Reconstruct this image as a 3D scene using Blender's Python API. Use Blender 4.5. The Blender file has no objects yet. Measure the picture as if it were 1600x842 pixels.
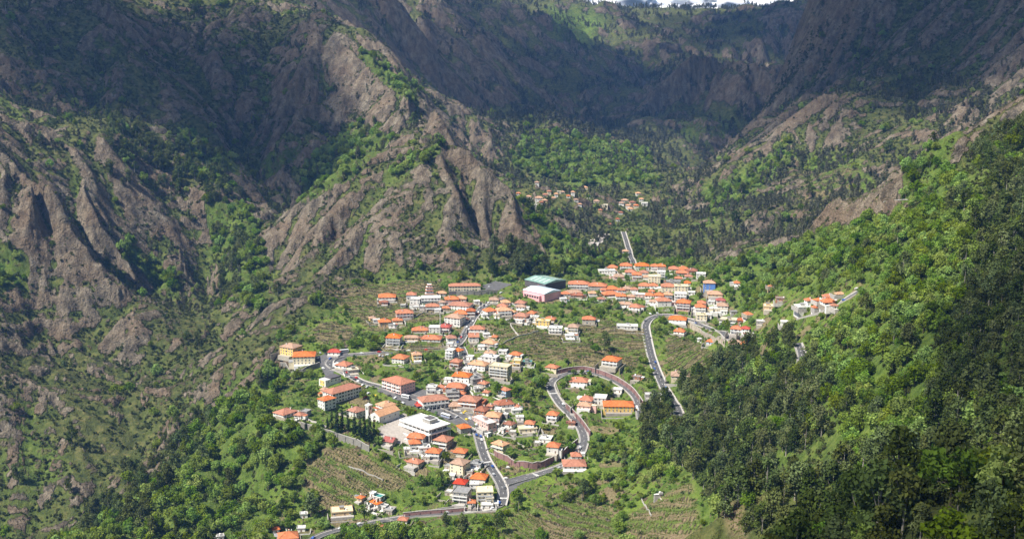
import bpy, bmesh, math, random
import numpy as np
from mathutils import Vector, Matrix

# ------------------------------------------------------------------ camera, world, sun, exposure
SC = bpy.context.scene
COL = SC.collection
H, F, HOR = 320.0, 1800.0, 60.0            # eye height over the village, focal length in photo pixels, horizon row
PITCH = math.atan((421.0 - HOR) / F)
cam_data = bpy.data.cameras.new('camera')
cam_data.sensor_width = 36.0
cam_data.lens = 36.0 * F / 1600.0
cam_data.clip_start = 1.0
cam_data.clip_end = 40000.0
cam = bpy.data.objects.new('camera', cam_data)
cam.location = (0, 0, H)
cam.rotation_euler = (math.pi / 2 - PITCH, 0, 0)
COL.objects.link(cam)
SC.camera = cam

SUN_EL, SUN_AZ = math.radians(53), math.radians(238)      # azimuth clockwise from +Y (north): behind the camera, to its left
SUN_DIR = Vector((math.sin(SUN_AZ) * math.cos(SUN_EL), math.cos(SUN_AZ) * math.cos(SUN_EL), math.sin(SUN_EL)))
world = bpy.data.worlds.new('World')
SC.world = world
world.use_nodes = True
wn = world.node_tree
wn.nodes.clear()
sky = wn.nodes.new('ShaderNodeTexSky')
sky.sky_type = 'NISHITA'
sky.sun_disc = False
sky.sun_elevation = SUN_EL
sky.sun_rotation = SUN_AZ
sky.altitude = 900
bg = wn.nodes.new('ShaderNodeBackground')
bg.inputs['Strength'].default_value = 0.07
wo = wn.nodes.new('ShaderNodeOutputWorld')
wn.links.new(sky.outputs[0], bg.inputs[0])
wn.links.new(bg.outputs[0], wo.inputs[0])
sun_data = bpy.data.lights.new('sun', 'SUN')
sun_data.energy = 5.0
sun_data.angle = math.radians(0.5)
sun_data.color = (1.0, 0.95, 0.86)
sun = bpy.data.objects.new('sun', sun_data)
sun.rotation_euler = SUN_DIR.to_track_quat('Z', 'Y').to_euler()
COL.objects.link(sun)
SC.view_settings.view_transform = 'Standard'
SC.view_settings.look = 'None'
SC.view_settings.exposure = 0.74
SC.view_settings.gamma = 1.0
SC.cycles.max_bounces = 5
SC.cycles.diffuse_bounces = 2
SC.cycles.glossy_bounces = 2
SC.cycles.transmission_bounces = 2
SC.cycles.transparent_max_bounces = 8
SC.cycles.volume_bounces = 1
SC.cycles.adaptive_threshold = 0.025
SC.cycles.use_denoising = True

RNG = np.random.default_rng(7)
random.seed(7)

# ------------------------------------------------------------------ noise
def _hash(ix, iy, seed):
    h = (ix.astype(np.int64) * 374761393 + iy.astype(np.int64) * 668265263 + seed * 974634777) & 0xffffffff
    h = ((h ^ (h >> 13)) * 1274126177) & 0xffffffff
    h = ((h ^ (h >> 16)) * 2246822519) & 0xffffffff
    return ((h ^ (h >> 15)) & 0xffffff).astype(np.float32) / 16777216.0

def gnoise(x, y, seed=0):
    x = np.asarray(x, np.float64); y = np.asarray(y, np.float64)
    ix, iy = np.floor(x), np.floor(y)
    fx, fy = (x - ix).astype(np.float32), (y - iy).astype(np.float32)
    ux, uy = fx * fx * fx * (fx * (fx * 6 - 15) + 10), fy * fy * fy * (fy * (fy * 6 - 15) + 10)
    r = []
    for dy in (0, 1):
        for dx in (0, 1):
            a = _hash(ix + dx, iy + dy, seed) * 6.2831853
            r.append(np.cos(a) * (fx - dx) + np.sin(a) * (fy - dy))
    a = r[0] + (r[1] - r[0]) * ux
    b = r[2] + (r[3] - r[2]) * ux
    return (a + (b - a) * uy) * 1.5

def fbm(x, y, scale, octv=4, seed=0, gain=0.5, ridged=False):
    s, amp, tot = np.zeros(np.shape(x), np.float32), 1.0, 0.0
    f = 1.0 / scale
    for o in range(octv):
        n = gnoise(x * f, y * f, seed + o * 17)
        if ridged: n = 1.0 - 2.0 * np.abs(n)
        s += amp * n; tot += amp; amp *= gain; f *= 2.03
    return s / tot

def sstep(a, b, x):
    t = np.clip((x - a) / (b - a), 0, 1)
    return t * t * (3 - 2 * t)

# ------------------------------------------------------------------ terrain: control points (column, row in the photo and depth in metres -> a place)
CP, SP = math.cos(PITCH), math.sin(PITCH)
def ray(u, v):
    x = (np.asarray(u, float) - 800.0) / F; y = (421.0 - np.asarray(v, float)) / F
    dy = CP + y * SP; dz = -SP + y * CP
    return x / dy, dz / dy                     # slopes dX/dY, dZ/dY
CTRL = [
 # village shelf
 (440,545,1165),(520,640,1010),(600,680,950),(640,600,1065),(750,600,1065),(750,700,945),(780,760,885),(620,800,850),(450,830,820),
 (500,750,890),(650,500,1240),(620,440,1370),(750,450,1350),(850,455,1340),(1000,430,1420),(1050,420,1460),(900,560,1130),(880,650,1010),
 (1000,610,1060),(1050,620,1040),(1020,500,1245),(1100,480,1280),(1150,510,1220),(1300,470,1270),(950,700,950),(900,725,920),(870,800,840),
 (1000,800,800),(1100,820,720),(700,842,800),(540,560,1130),(900,480,1290),(800,510,1220),(560,480,1290),
 # right hillside, near to far
 (1200,842,620),(1400,842,430),(1600,842,300),(1600,700,420),(1600,550,560),(1600,400,760),(1600,300,920),(1600,205,1100),
 (1400,700,540),(1400,550,700),(1400,450,850),(1400,380,980),(1400,325,1120),(1200,700,760),(1200,600,900),(1200,520,1060),(1200,450,1220),(1200,402,1340),
 (1100,700,850),(1100,610,970),(1500,260,1130),(1300,360,1240),(1100,425,1420),
 # far valley floor and the slope right of it
 (1000,400,1620),(980,360,1780),(940,330,1900),(840,307,1880),(1000,315,2000),(1000,270,2300),(1050,225,2750),(1100,205,2950),
 (1080,405,1600),(1150,372,1660),(1200,332,1740),(1300,302,1820),(1380,280,1790),(1260,232,2000),(1310,165,2060),(1430,215,1900),(1400,100,2250),
 (1500,100,2150),(1350,0,2480),(1600,0,2150),(1600,100,2000),(1345,50,2470),(1280,135,2430),(1200,192,2380),(1100,262,2230),(1030,322,2000),(1480,230,1700),
 (1560,170,1800),(1700,120,1500),(1700,300,900),(1700,600,520),
 # far mountain wall
 (1150,190,3150),(1000,185,3350),(1100,100,3950),(1200,60,4300),(1000,50,4450),(1100,15,4900),(1250,15,4900),(950,12,4850),(900,100,3900),(800,150,3300),
 (800,50,3950),(800,-5,4350),(870,0,4700),(1300,100,4100),(1330,0,4600),(650,100,3150),(650,-5,3550),(700,200,2700),(1250,130,3700),(1400,60,4600),(1500,0,4800),
 # wooded spurs in the middle
 (830,180,2620),(800,230,2300),(900,240,2380),(750,260,2080),(950,235,2500),(900,192,2650),(780,195,2600),(990,255,2450),
 # central cone
 (600,446,1380),(700,435,1400),(870,425,1430),(690,227,1570),(780,280,1570),(820,350,1530),(870,412,1460),(590,280,1540),(500,340,1510),(440,430,1400),
 (390,520,1270),(560,380,1430),(500,470,1300),(640,340,1480),(720,340,1490),(900,380,1640),(870,340,1760),
 # spur behind it and the hollow on its left
 (680,202,1740),(640,150,1900),(600,110,1990),(560,60,2100),(500,25,2240),(450,332,1740),(480,250,1880),(400,280,1840),(560,200,1930),(500,150,2040),
 (420,100,2140),(330,60,2290),(330,200,1940),(450,0,2480),(300,-5,2480),(600,0,2950),(560,290,1760),(540,110,2060),
 # ravine
 (400,460,1480),(350,570,1220),(330,640,1130),(250,720,1070),(180,780,1010),(100,842,950),(420,625,1010),(380,690,950),(300,760,920),(200,842,850),
 # left mountain
 (0,842,960),(0,700,1080),(150,650,1130),(100,550,1250),(0,540,1200),(200,550,1280),(0,400,1330),(150,400,1400),(300,480,1440),(300,400,1550),(30,258,1450),
 (80,312,1390),(200,230,1650),(330,270,1700),(100,200,1700),(0,150,1800),(200,120,1950),(0,0,2080),(150,0,2200),(250,60,2190),(-150,842,900),(-150,500,1150),(-150,200,1400),(-150,0,1800),
]
c = np.array(CTRL, float)
sa, sz = ray(c[:, 0], c[:, 1])
cX, cY, cZ = sa * c[:, 2], c[:, 2], H + sz * c[:, 2]
# places the photograph does not show: (X, Y, Z)
HID = [(611,2750,55),(417,2500,25),(747,2800,85),(878,2900,190),(60,2880,85),(190,2800,75),(520,2650,40),(300,2350,25),(-60,1950,95),(-90,2200,105),(-20,1700,30),(-40,1850,60),(560,3300,240),(700,2700,420),(-900,2700,500),(-1300,2000,500),(-500,3100,480),(-1500,3000,540),
 (0,100,250),(60,100,255),(-60,100,235),(0,300,130),(-150,300,90),(150,300,190),(-100,550,-10),(-250,550,-40),(80,550,40),(-350,800,-70),(900,1500,420),(1100,2200,520),(1500,3000,540),
 (0,5600,480),(1200,5600,450),(2200,5200,520),(-1500,5600,520),(-2600,5200,540),(900,5600,430),(500,5600,430),(0,6800,420),(2500,6800,420),(-2500,6800,420),(1000,6800,380)]
h = np.array(HID, float)
cX = np.r_[cX, h[:, 0]]; cY = np.r_[cY, h[:, 1]]; cZ = np.r_[cZ, h[:, 2]]
def warp(X, Y): return X / Y * 2.2, np.log(Y) * 2.2
ca, cb = warp(cX, cY)
KC = 0.05
D = np.sqrt((ca[:, None] - ca[None]) ** 2 + (cb[:, None] - cb[None]) ** 2 + KC ** 2)
n = len(ca)
A = np.zeros((n + 3, n + 3)); A[:n, :n] = D - np.eye(n) * 0.004
A[:n, n] = 1; A[:n, n + 1] = ca; A[:n, n + 2] = cb; A[n:, :n] = A[:n, n:].T
W = np.linalg.solve(A, np.r_[cZ, 0, 0, 0])
def base_height(X, Y):
    a, b = warp(X, Y)
    out = np.empty(a.shape); af, bf, of = a.ravel(), b.ravel(), out.ravel()
    for s in range(0, af.size, 40000):
        e = s + 40000
        d = np.sqrt((af[s:e, None] - ca) ** 2 + (bf[s:e, None] - cb) ** 2 + KC ** 2)
        of[s:e] = d @ W[:n] + W[n] + W[n + 1] * af[s:e] + W[n + 2] * bf[s:e]
    return of.reshape(a.shape)

NA = 900
GA = np.linspace(-0.56, 0.56, NA)
GY = np.concatenate([np.linspace(100, 380, 50, endpoint=False), np.linspace(380, 780, 130, endpoint=False), np.linspace(780, 1500, 380, endpoint=False),
                     np.linspace(1500, 2400, 330, endpoint=False), np.linspace(2400, 3400, 150, endpoint=False), np.linspace(3400, 4900, 150, endpoint=False), np.linspace(4900, 6900, 30)])
NY = len(GY)
# coarse evaluation, then bilinear refinement
ai = np.linspace(0, NA - 1, 260); yi = np.linspace(0, NY - 1, 340)
cGA = np.interp(ai, np.arange(NA), GA); cGY = np.interp(yi, np.arange(NY), GY)
Zc = base_height(cGA[None, :] * cGY[:, None], np.repeat(cGY[:, None], len(cGA), 1))
tmp = np.stack([np.interp(np.arange(NA), ai, r) for r in Zc])
BZ = np.stack([np.interp(np.arange(NY), yi, tmp[:, k]) for k in range(NA)], 1)
GX2 = GA[None, :] * GY[:, None]
GY2 = np.repeat(GY[:, None], NA, 1)

def grad(Z):
    dr = np.gradient(Z, axis=0) / np.gradient(GY)[:, None]       # dZ/dY at constant a
    dc = np.gradient(Z, axis=1) / np.gradient(GA)[None, :]       # dZ/da at constant Y
    zx = dc / GY2
    zy = dr - zx * GA[None, :]
    return zx, zy

def poly_mask(X, Y, pts, soft):
    """soft-edged mask (1 inside) of a polygon in plan"""
    P = np.array(pts, float); m = len(P)
    inside = np.zeros(X.shape, bool); dist = np.full(X.shape, 1e9)
    for k in range(m):
        x0, y0 = P[k]; x1, y1 = P[(k + 1) % m]
        cond = ((y0 > Y) != (y1 > Y))
        with np.errstate(divide='ignore', invalid='ignore'):
            xin = (x1 - x0) * (Y - y0) / (y1 - y0 + 1e-12) + x0
        inside ^= cond & (X < xin)
        dx, dy = x1 - x0, y1 - y0
        t = np.clip(((X - x0) * dx + (Y - y0) * dy) / (dx * dx + dy * dy + 1e-9), 0, 1)
        dist = np.minimum(dist, np.hypot(X - x0 - t * dx, Y - y0 - t * dy))
    s = np.where(inside, dist, -dist)
    return sstep(-soft, soft, s)

def hit(u, v, Z):
    """where the sight line of photo pixel (u, v) meets the terrain grid Z: X, Y, Z arrays"""
    u = np.atleast_1d(np.asarray(u, float)); v = np.atleast_1d(np.asarray(v, float))
    a, s = ray(u, v)
    fc = np.clip((a - GA[0]) / (GA[1] - GA[0]), 0, NA - 1.001); ic = fc.astype(int); t = fc - ic
    out = np.zeros((len(u), 3))
    for k in range(len(u)):
        prof = Z[:, ic[k]] * (1 - t[k]) + Z[:, ic[k] + 1] * t[k]
        diff = prof - (H + s[k] * GY)
        j = np.argmax(diff > 0)
        if diff[j] <= 0: j = NY - 1
        if j == 0: y = GY[0]
        else:
            d0, d1 = diff[j - 1], diff[j]
            y = GY[j - 1] + (GY[j] - GY[j - 1]) * (-d0 / (d1 - d0 + 1e-9))
        out[k] = (a[k] * y, y, H + s[k] * y)
    return out

def pix_poly(pts, Z=None):
    p = np.array(pts, float)
    return hit(p[:, 0], p[:, 1], BZ if Z is None else Z)[:, :2]

def sample(Z, X, Y):
    X = np.asarray(X, float); Y = np.asarray(Y, float)
    fc = np.clip((X / Y - GA[0]) / (GA[1] - GA[0]), 0, NA - 1.001); ic = fc.astype(int); t = fc - ic
    fr = np.clip(np.interp(Y, GY, np.arange(NY)), 0, NY - 1.001); ir = fr.astype(int); w = fr - ir
    return (Z[ir, ic] * (1 - t) + Z[ir, ic + 1] * t) * (1 - w) + (Z[ir + 1, ic] * (1 - t) + Z[ir + 1, ic + 1] * t) * w

# the inhabited shelf: gentle ground
VILLAGE = pix_poly([(455,520),(520,480),(600,440),(760,432),(900,436),(940,410),(1060,405),(1130,440),(1180,470),(1300,450),(1360,440),(1330,500),(1200,560),(1120,600),(1050,660),
                    (980,720),(1100,770),(1160,842),(980,842),(760,842),(420,842),(440,760),(480,690),(420,640),(470,580)])
M_VIL = poly_mask(GX2, GY2, VILLAGE, 25.0)
M_VIL = np.maximum(M_VIL, 0)
HILL = pix_poly([(1120,430),(1200,405),(1300,365),(1400,330),(1500,262),(1600,210),(1690,190),(1690,842),(1180,842),(1000,720),(1060,600),(1150,520)])
M_HILL = poly_mask(GX2, GY2, HILL, 30.0)

# ------------------------------------------------------------------ gullies and crags
def erode(X, Y, zx, zy, scale, seed, k=1.0):
    """branching gullies that run down the slope; returns height and its slopes"""
    px, py = X / scale, Y / scale
    ix, iy = np.floor(px), np.floor(py)
    fx, fy = px - ix, py - iy
    g = np.hypot(zx, zy) + 1e-6
    dx, dy = (zy / g) * k, (-zx / g) * k                     # across the slope
    va = np.zeros(X.shape, np.float32); da = np.zeros_like(va); wt = np.zeros_like(va)
    for oy in (-1, 0, 1):
        for ox in (-1, 0, 1):
            hx = _hash(ix + ox, iy + oy, seed) * 0.9; hy = _hash(ix + ox, iy + oy, seed + 5) * 0.9
            ph = _hash(ix + ox, iy + oy, seed + 9) * 1.2
            qx, qy = fx - ox - hx, fy - oy - hy
            w = np.exp(-(qx * qx + qy * qy) * 2.2)
            m = (qx * dx + qy * dy) * 6.2831853 + ph
            va += np.cos(m) * w; da -= np.sin(m) * w; wt += w
    va /= wt; da /= wt
    return va, da * dx * 6.2831853 / scale, da * dy * 6.2831853 / scale

zx, zy = grad(BZ)
far = sstep(2300, 3300, GY2)
amp0 = (1 - np.clip(M_VIL, 0, 1)) * (1 - 0.75 * M_HILL) * (1 - 0.4 * sstep(4300, 4900, GY2))
Z = BZ.copy()
Z += amp0 * 16 * fbm(GX2, GY2, 260, 3, 3) * (1 + far)
gx, gy = grad(Z)
WX, WY = GX2 + 42 * fbm(GX2, GY2, 150, 2, 15), GY2 + 42 * fbm(GX2, GY2, 150, 2, 19)
irr = 0.45 + 0.95 * sstep(-0.4, 0.45, fbm(GX2, GY2, 210, 2, 27))
for sc, am, sd, ff in ((760, 80, 5, 1), (330, 38, 7, 1), (240, 25, 11, 0), (110, 14, 23, 0.6), (50, 6.5, 31, 0.6), (22, 2.6, 47, 0.2)):
    sl = np.clip(np.hypot(gx, gy) / 0.6, 0.1, 1.1)
    v_, ex, ey = erode(WX, WY, gx, gy, sc, sd)
    f_ = amp0 * sl * am * (irr if sc < 200 else 1) * (1 - 0.35 * sstep(0.3, 1, M_HILL))
    f_ = f_ * far if ff == 1 else f_ * (1 - (1 - ff) * far)
    Z += f_ * v_
    gx = gx + f_ * ex; gy = gy + f_ * ey
over = Z - (500 + 40 * fbm(GX2, GY2, 500, 2, 67)); Z = np.where((GY2 > 2500) & (over > 0), Z - 0.8 * over, Z)
crag = amp0 * sstep(-0.15, 0.5, fbm(GX2, GY2, 190, 2, 61)) * (1 - far)
# ledges of harder rock
ph = (Z + 14 * fbm(GX2, GY2, 150, 3, 71) + 0.05 * GX2) / 23.0 + 0.8 * fbm(GX2, GY2, 70, 2, 73)
fr = ph - np.floor(ph)
led = (np.floor(ph) + sstep(0.3, 0.8, fr) - ph) * 23.0
Z += amp0 * crag * 0.34 * led * (GY2 > 1000)
gx, gy = grad(Z); st_ = sstep(0.45, 1.0, np.hypot(gx, gy))
Z += amp0 * (1 - 0.6 * far) * st_ * crag * (5.0 * fbm(GX2 + 0.4 * GY2, GY2, 34, 3, 79, ridged=True) + 2.2 * fbm(GX2, GY2, 11, 2, 80, ridged=True))
Z += amp0 * 1.8 * fbm(GX2, GY2, 14, 3, 81, ridged=True) + (1 - amp0) * 0.5 * fbm(GX2, GY2, 30, 2, 83)

# ------------------------------------------------------------------ retaining walls (ground is raised behind them), roads, fields
def seg_dist(X, Y, P):
    """distance to a polyline, side (+ left of travel), and arc position"""
    best = np.full(X.shape, 1e9); side = np.zeros(X.shape); arc = np.zeros(X.shape); s0 = 0.0
    for k in range(len(P) - 1):
        x0, y0 = P[k][:2]; x1, y1 = P[k + 1][:2]
        dx, dy = x1 - x0, y1 - y0; L = math.hypot(dx, dy) + 1e-9
        t = np.clip(((X - x0) * dx + (Y - y0) * dy) / L ** 2, 0, 1)
        d = np.hypot(X - x0 - t * dx, Y - y0 - t * dy)
        m = d < best
        best = np.where(m, d, best)
        side = np.where(m, (dx * (Y - y0) - dy * (X - x0)) / L, side)
        arc = np.where(m, s0 + t * L, arc)
        s0 += L
    return best, side, arc, s0

def near_box(P, pad):
    P = np.asarray(P)
    return np.nonzero((GX2 > P[:, 0].min() - pad) & (GX2 < P[:, 0].max() + pad) & (GY2 > P[:, 1].min() - pad) & (GY2 < P[:, 1].max() + pad))

def resample(P, step):
    P = np.asarray(P, float)
    s = np.r_[0, np.cumsum(np.hypot(*(P[1:, :2] - P[:-1, :2]).T))]
    # smooth corners: Catmull-like via dense linear interpolation + moving average
    m = max(int(s[-1] / step), 3)
    q = np.linspace(0, s[-1], m + 1)
    R = np.stack([np.interp(q, s, P[:, k]) for k in range(P.shape[1])], 1)
    w = max(int(9 / step), 1)
    ker = np.hanning(2 * w + 3)[1:-1]; ker /= ker.sum()
    for _ in range(2):
        pad = np.concatenate([2 * R[:1] - R[w:0:-1], R, 2 * R[-1:] - R[-2:-w - 2:-1]])
        R = np.stack([np.convolve(pad[:, k], ker, 'valid') for k in range(R.shape[1])], 1)
    return R

def cells(X, Y, size, seed):
    px, py = X / size, Y / size * 1.25; ix, iy = np.floor(px), np.floor(py); b1 = np.full(X.shape, 9.0); b2 = np.full(X.shape, 9.0); idv = np.zeros(X.shape)
    for oy in (-1, 0, 1):
        for ox in (-1, 0, 1):
            cx_, cy_ = ix + ox, iy + oy
            d = np.maximum(np.abs(cx_ + .15 + .7 * _hash(cx_, cy_, seed) - px), np.abs(cy_ + .15 + .7 * _hash(cx_, cy_, seed + 3) - py))
            idv = np.where(d < b1, _hash(cx_, cy_, seed + 6), idv); b2 = np.minimum(b2, np.maximum(d, b1)); b1 = np.minimum(b1, d)
    return idv, (b2 - b1) * size
ii_v = np.nonzero(M_VIL > 0.05)
rx_, ry_ = GX2[ii_v] * .9 + GY2[ii_v] * .42, GY2[ii_v] * .9 - GX2[ii_v] * .42
cid, cedge = cells(rx_ + 5 * fbm(rx_, ry_, 40, 2, 641), ry_ + 5 * fbm(rx_, ry_, 40, 2, 643), 15.0, 650)
Z[ii_v] += M_VIL[ii_v] * (cid - .5) * 1.9 * sstep(0, 1.2, cedge)
PLOT = np.zeros(Z.shape, np.float32); PSOIL = np.zeros(Z.shape, np.float32); PEDGE = np.zeros(Z.shape, np.float32)
PLOT[ii_v] = M_VIL[ii_v] * sstep(.35, .9, (cid * 7.3) % 1.0); PSOIL[ii_v] = M_VIL[ii_v] * np.where((cid * 13.7) % 1.0 < .13, .75, 0); PEDGE[ii_v] = M_VIL[ii_v] * (cedge < 1.1) * ((cid * 5.1) % 1.0 < .5)
WALLS = [  # label, photo polyline of the foot (raised ground to the left of travel), height, run-out of the raised ground, material
 ('long red stone retaining wall curving above the upper arm of the hairpin road', [(872,583),(890,578),(912,576),(935,582),(958,592),(975,601),(990,612),(1004,634)], 4.6, 45, 'redstone'),
 ('red stone retaining wall beside the straight descent of the hairpin road', [(884,636),(896,648),(908,661),(922,680)], 4.8, 22, 'redstone'),
 ('red stone retaining wall curving above the lower road between junction and bend', [(772,712),(788,721),(805,730),(828,735),(855,729),(880,714),(903,694)], 5.0, 30, 'redstone'),
 ('tall grey stone wall holding up the terrace with the cypresses', [(470,668),(497,677),(520,685),(545,693),(577,706)], 5.0, 60, 'greystone'),
 ('grey stone retaining wall under the terrace of the yellow hotel', [(438,574),(452,582),(466,588),(480,583),(500,574)], 5.0, 40, 'greystone'),
 ('sloping tan concrete wall under the branch road by the flat-roofed flats', [(1078,512),(1095,524),(1112,536),(1132,546)], 6.0, 30, 'tanwall'),
 ('dark retaining wall under the grey car park deck', [(713,463),(740,462),(777,459)], 4.5, 30, 'greystone'),
 ('pinkish retaining wall along the low road under the unruly scrub', [(630,806),(665,802),(700,799),(730,797)], 3.0, 20, 'redstone'),
]
WALL_P = []
for lab, pts, hgt, run, mt in WALLS:
    P = resample(pix_poly(pts, Z), 4.0)
    ii = near_box(P, run + 10)
    d, sd, ar, L = seg_dist(GX2[ii], GY2[ii], P)
    endf = sstep(0, 14, ar) * sstep(0, 14, L - ar)
    WALL_P.append((P, hgt, mt, lab))
    Z[ii] += np.where(sd > 0, hgt * (1 - sstep(run * 0.35, run, d)) * sstep(0.0, 1.5, d), 0) * (0.15 + 0.85 * endf)

ROADS = [  # name, label, photo polyline, width, pavement?
 ('road', [(1092,505),(1070,497),(1050,491),(1032,490),(1016,496),(1008,508),(1012,530),(1018,556),(1026,580),(1036,602),(1048,624),(1062,650)], 7.5),
 ('road', [(1060,496),(1085,504),(1108,513),(1136,525),(1160,540),(1190,560)], 7.0),
 ('road', [(1002,655),(1000,638),(995,621),(981,606),(957,592),(933,583),(910,579),(888,581),(867,590),(858,600),(864,613),(876,632),(893,649),(908,668),(914,686),(906,710),(882,728),(846,739),(815,747),(790,756)], 7.0),
 ('road', [(783,790),(788,770),(782,752),(771,736),(760,720),(754,705),(748,682),(743,664),(728,650),(705,640),(680,630),(650,622),(620,612),(592,603),(566,597),(546,586),(527,577),(512,570),(516,560),(540,554),(580,552),(640,548),(690,545),(714,541),(722,530),(732,511),(740,497),(752,481),(770,471),(790,464)], 7.0),
 ('road', [(785,786),(770,795),(735,799),(700,802),(640,806),(590,814),(540,824),(500,836),(470,856)], 5.0),
 ('road', [(990,412),(985,400),(982,388),(977,372),(974,360)], 6.0),
 ('road', [(1225,505),(1260,498),(1305,484),(1320,470),(1335,456),(1352,438)], 5.0),
 ('road', [(1245,585),(1254,566),(1252,548),(1246,535)], 6.0),
 ('road', [(722,540),(727,552),(729,566),(736,578),(750,588)], 4.0),
 ('road', [(1372,322),(1392,312),(1412,310)], 8.0),
]
ROAD_P = []
for nm, pts, wd in ROADS:
    P2 = resample(pix_poly(pts, Z), 3.0)
    zz = sample(Z, P2[:, 0], P2[:, 1])
    k = 9; ker = np.hanning(2 * k + 3)[1:-1]; ker /= ker.sum()
    for _ in range(2): zz = np.convolve(np.r_[np.full(k, zz[0]), zz, np.full(k, zz[-1])], ker, 'valid')
    ROAD_P.append((np.c_[P2, zz], wd))
PAVED = [  # asphalt squares
 ('asphalt square with parked cars around the village street', [(640,612),(668,606),(690,632),(735,642),(745,655),(738,668),(712,664),(668,640),(632,632),(590,610),(600,600)], 'asphalt'),
 ('paved yard around the church', [(590,668),(632,645),(660,668),(690,690),(655,700),(600,690)], 'paving'),
 ('asphalt parking circle above the yellow hotel', [(490,556),(520,550),(545,552),(540,562),(520,572),(524,590),(508,588),(500,572)], 'asphalt'),
 ('dark grey car park deck behind the long cream building', [(752,447),(773,438),(800,443),(776,456),(757,457)], 'asphalt'),
 ('wide asphalt fan at the road junction', [(770,742),(788,748),(815,744),(845,737),(846,744),(812,756),(795,775),(784,784),(776,766)], 'asphalt'),
]
for (P, wd) in ROAD_P:
    ii = near_box(P, 16)
    X_, Y_ = GX2[ii], GY2[ii]
    d, sd, ar, L = seg_dist(X_, Y_, P)
    s = np.r_[0, np.cumsum(np.hypot(*(P[1:, :2] - P[:-1, :2]).T))]
    zr = np.interp(ar, s, P[:, 2]) - 0.25
    w = 1 - sstep(wd / 2 + 2.6, wd / 2 + 6.0, d)
    Z[ii] = Z[ii] * (1 - w) + zr * w
PAVED_P = []
for nm, pts, mt in PAVED:
    P = pix_poly(pts, Z)
    ii = near_box(P, 14)
    m = poly_mask(GX2[ii], GY2[ii], P, 4.0)
    A_ = np.c_[GX2[ii], GY2[ii], np.ones(len(ii[0]))]
    sel = m > 0.6
    co, *_ = np.linalg.lstsq(A_[sel], Z[ii][sel], rcond=None)
    Z[ii] = Z[ii] * (1 - 0.85 * m) + (A_ @ co) * 0.85 * m
    PAVED_P.append((P, nm, mt))

# terraced fields: (photo polygon, stripe angle in plan, width, bank height, soil share)
FIELDS = [
 ([(470,752),(505,698),(560,702),(600,716),(640,742),(632,762),(590,775),(545,800),(500,790)], -38, 8.5, 1.6, 0.75),
 ([(485,520),(500,505),(540,508),(560,520),(545,535),(500,540)], 8, 11, 2.4, 0.6),
 ([(820,560),(830,520),(870,515),(940,545),(1000,560),(990,580),(900,570)], 6, 9, 1.6, 0.30),
 ([(1040,540),(1060,515),(1100,540),(1120,570),(1070,600),(1045,580)], 38, 8, 1.0, 0.35),
 ([(985,800),(1080,750),(1160,800),(1165,842),(980,842)], -55, 7, 1.3, 0.65),
 ([(780,842),(800,800),(830,795),(850,842)], -62, 5, 0.7, 0.2),
 ([(835,842),(830,790),(880,770),(950,790),(960,842)], -50, 11, 1.2, 0.35),
 ([(590,545),(640,535),(690,530),(700,545),(640,560)], 5, 8, 1.4, 0.25),
 ([(880,510),(940,500),(1005,515),(1010,560),(940,545)], -4, 9, 1.5, 0.3),
 ([(500,440),(690,440),(690,500),(580,520)], 10, 10, 1.6, 0.25),
 ([(760,520),(830,500),(860,540),(800,560)], 30, 7, 1.0, 0.2),
 ([(1230,240),(1340,260),(1400,320),(1290,330),(1230,290)], 5, 12, 2.5, 0.15),
 ([(540,175),(590,170),(600,205),(545,215)], 3, 10, 2.5, 0.3),
]
SOIL = np.zeros(Z.shape, np.float32); FIELDM = np.zeros(Z.shape, np.float32); BANK = np.zeros(Z.shape, np.float32)
FIELD_P = []
for pts, ang, wd, bk, so in FIELDS:
    P = pix_poly(pts, Z); ii = near_box(P, 8)
    X_, Y_ = GX2[ii], GY2[ii]
    m = poly_mask(X_, Y_, P, 3.0)
    a = math.radians(ang)
    q = (-math.sin(a) * X_ + math.cos(a) * Y_ + 3.0 * fbm(X_, Y_, 40, 2, 91)) / wd
    f = q - np.floor(q); st = np.floor(q)
    Z[ii] += m * bk * 1.5 * (sstep(0.0, 0.16, f) - f)
    hsh = _hash(st, st * 0 + 3, 5)
    SOIL[ii] = np.maximum(SOIL[ii], m * np.where(f < 0.2, 0.7, np.where(hsh < so, 0.75, 0.05)))
    BANK[ii] = np.maximum(BANK[ii], m * (f < 0.16))
    FIELDM[ii] = np.maximum(FIELDM[ii], m)
    FIELD_P.append((P, a, wd))

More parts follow.
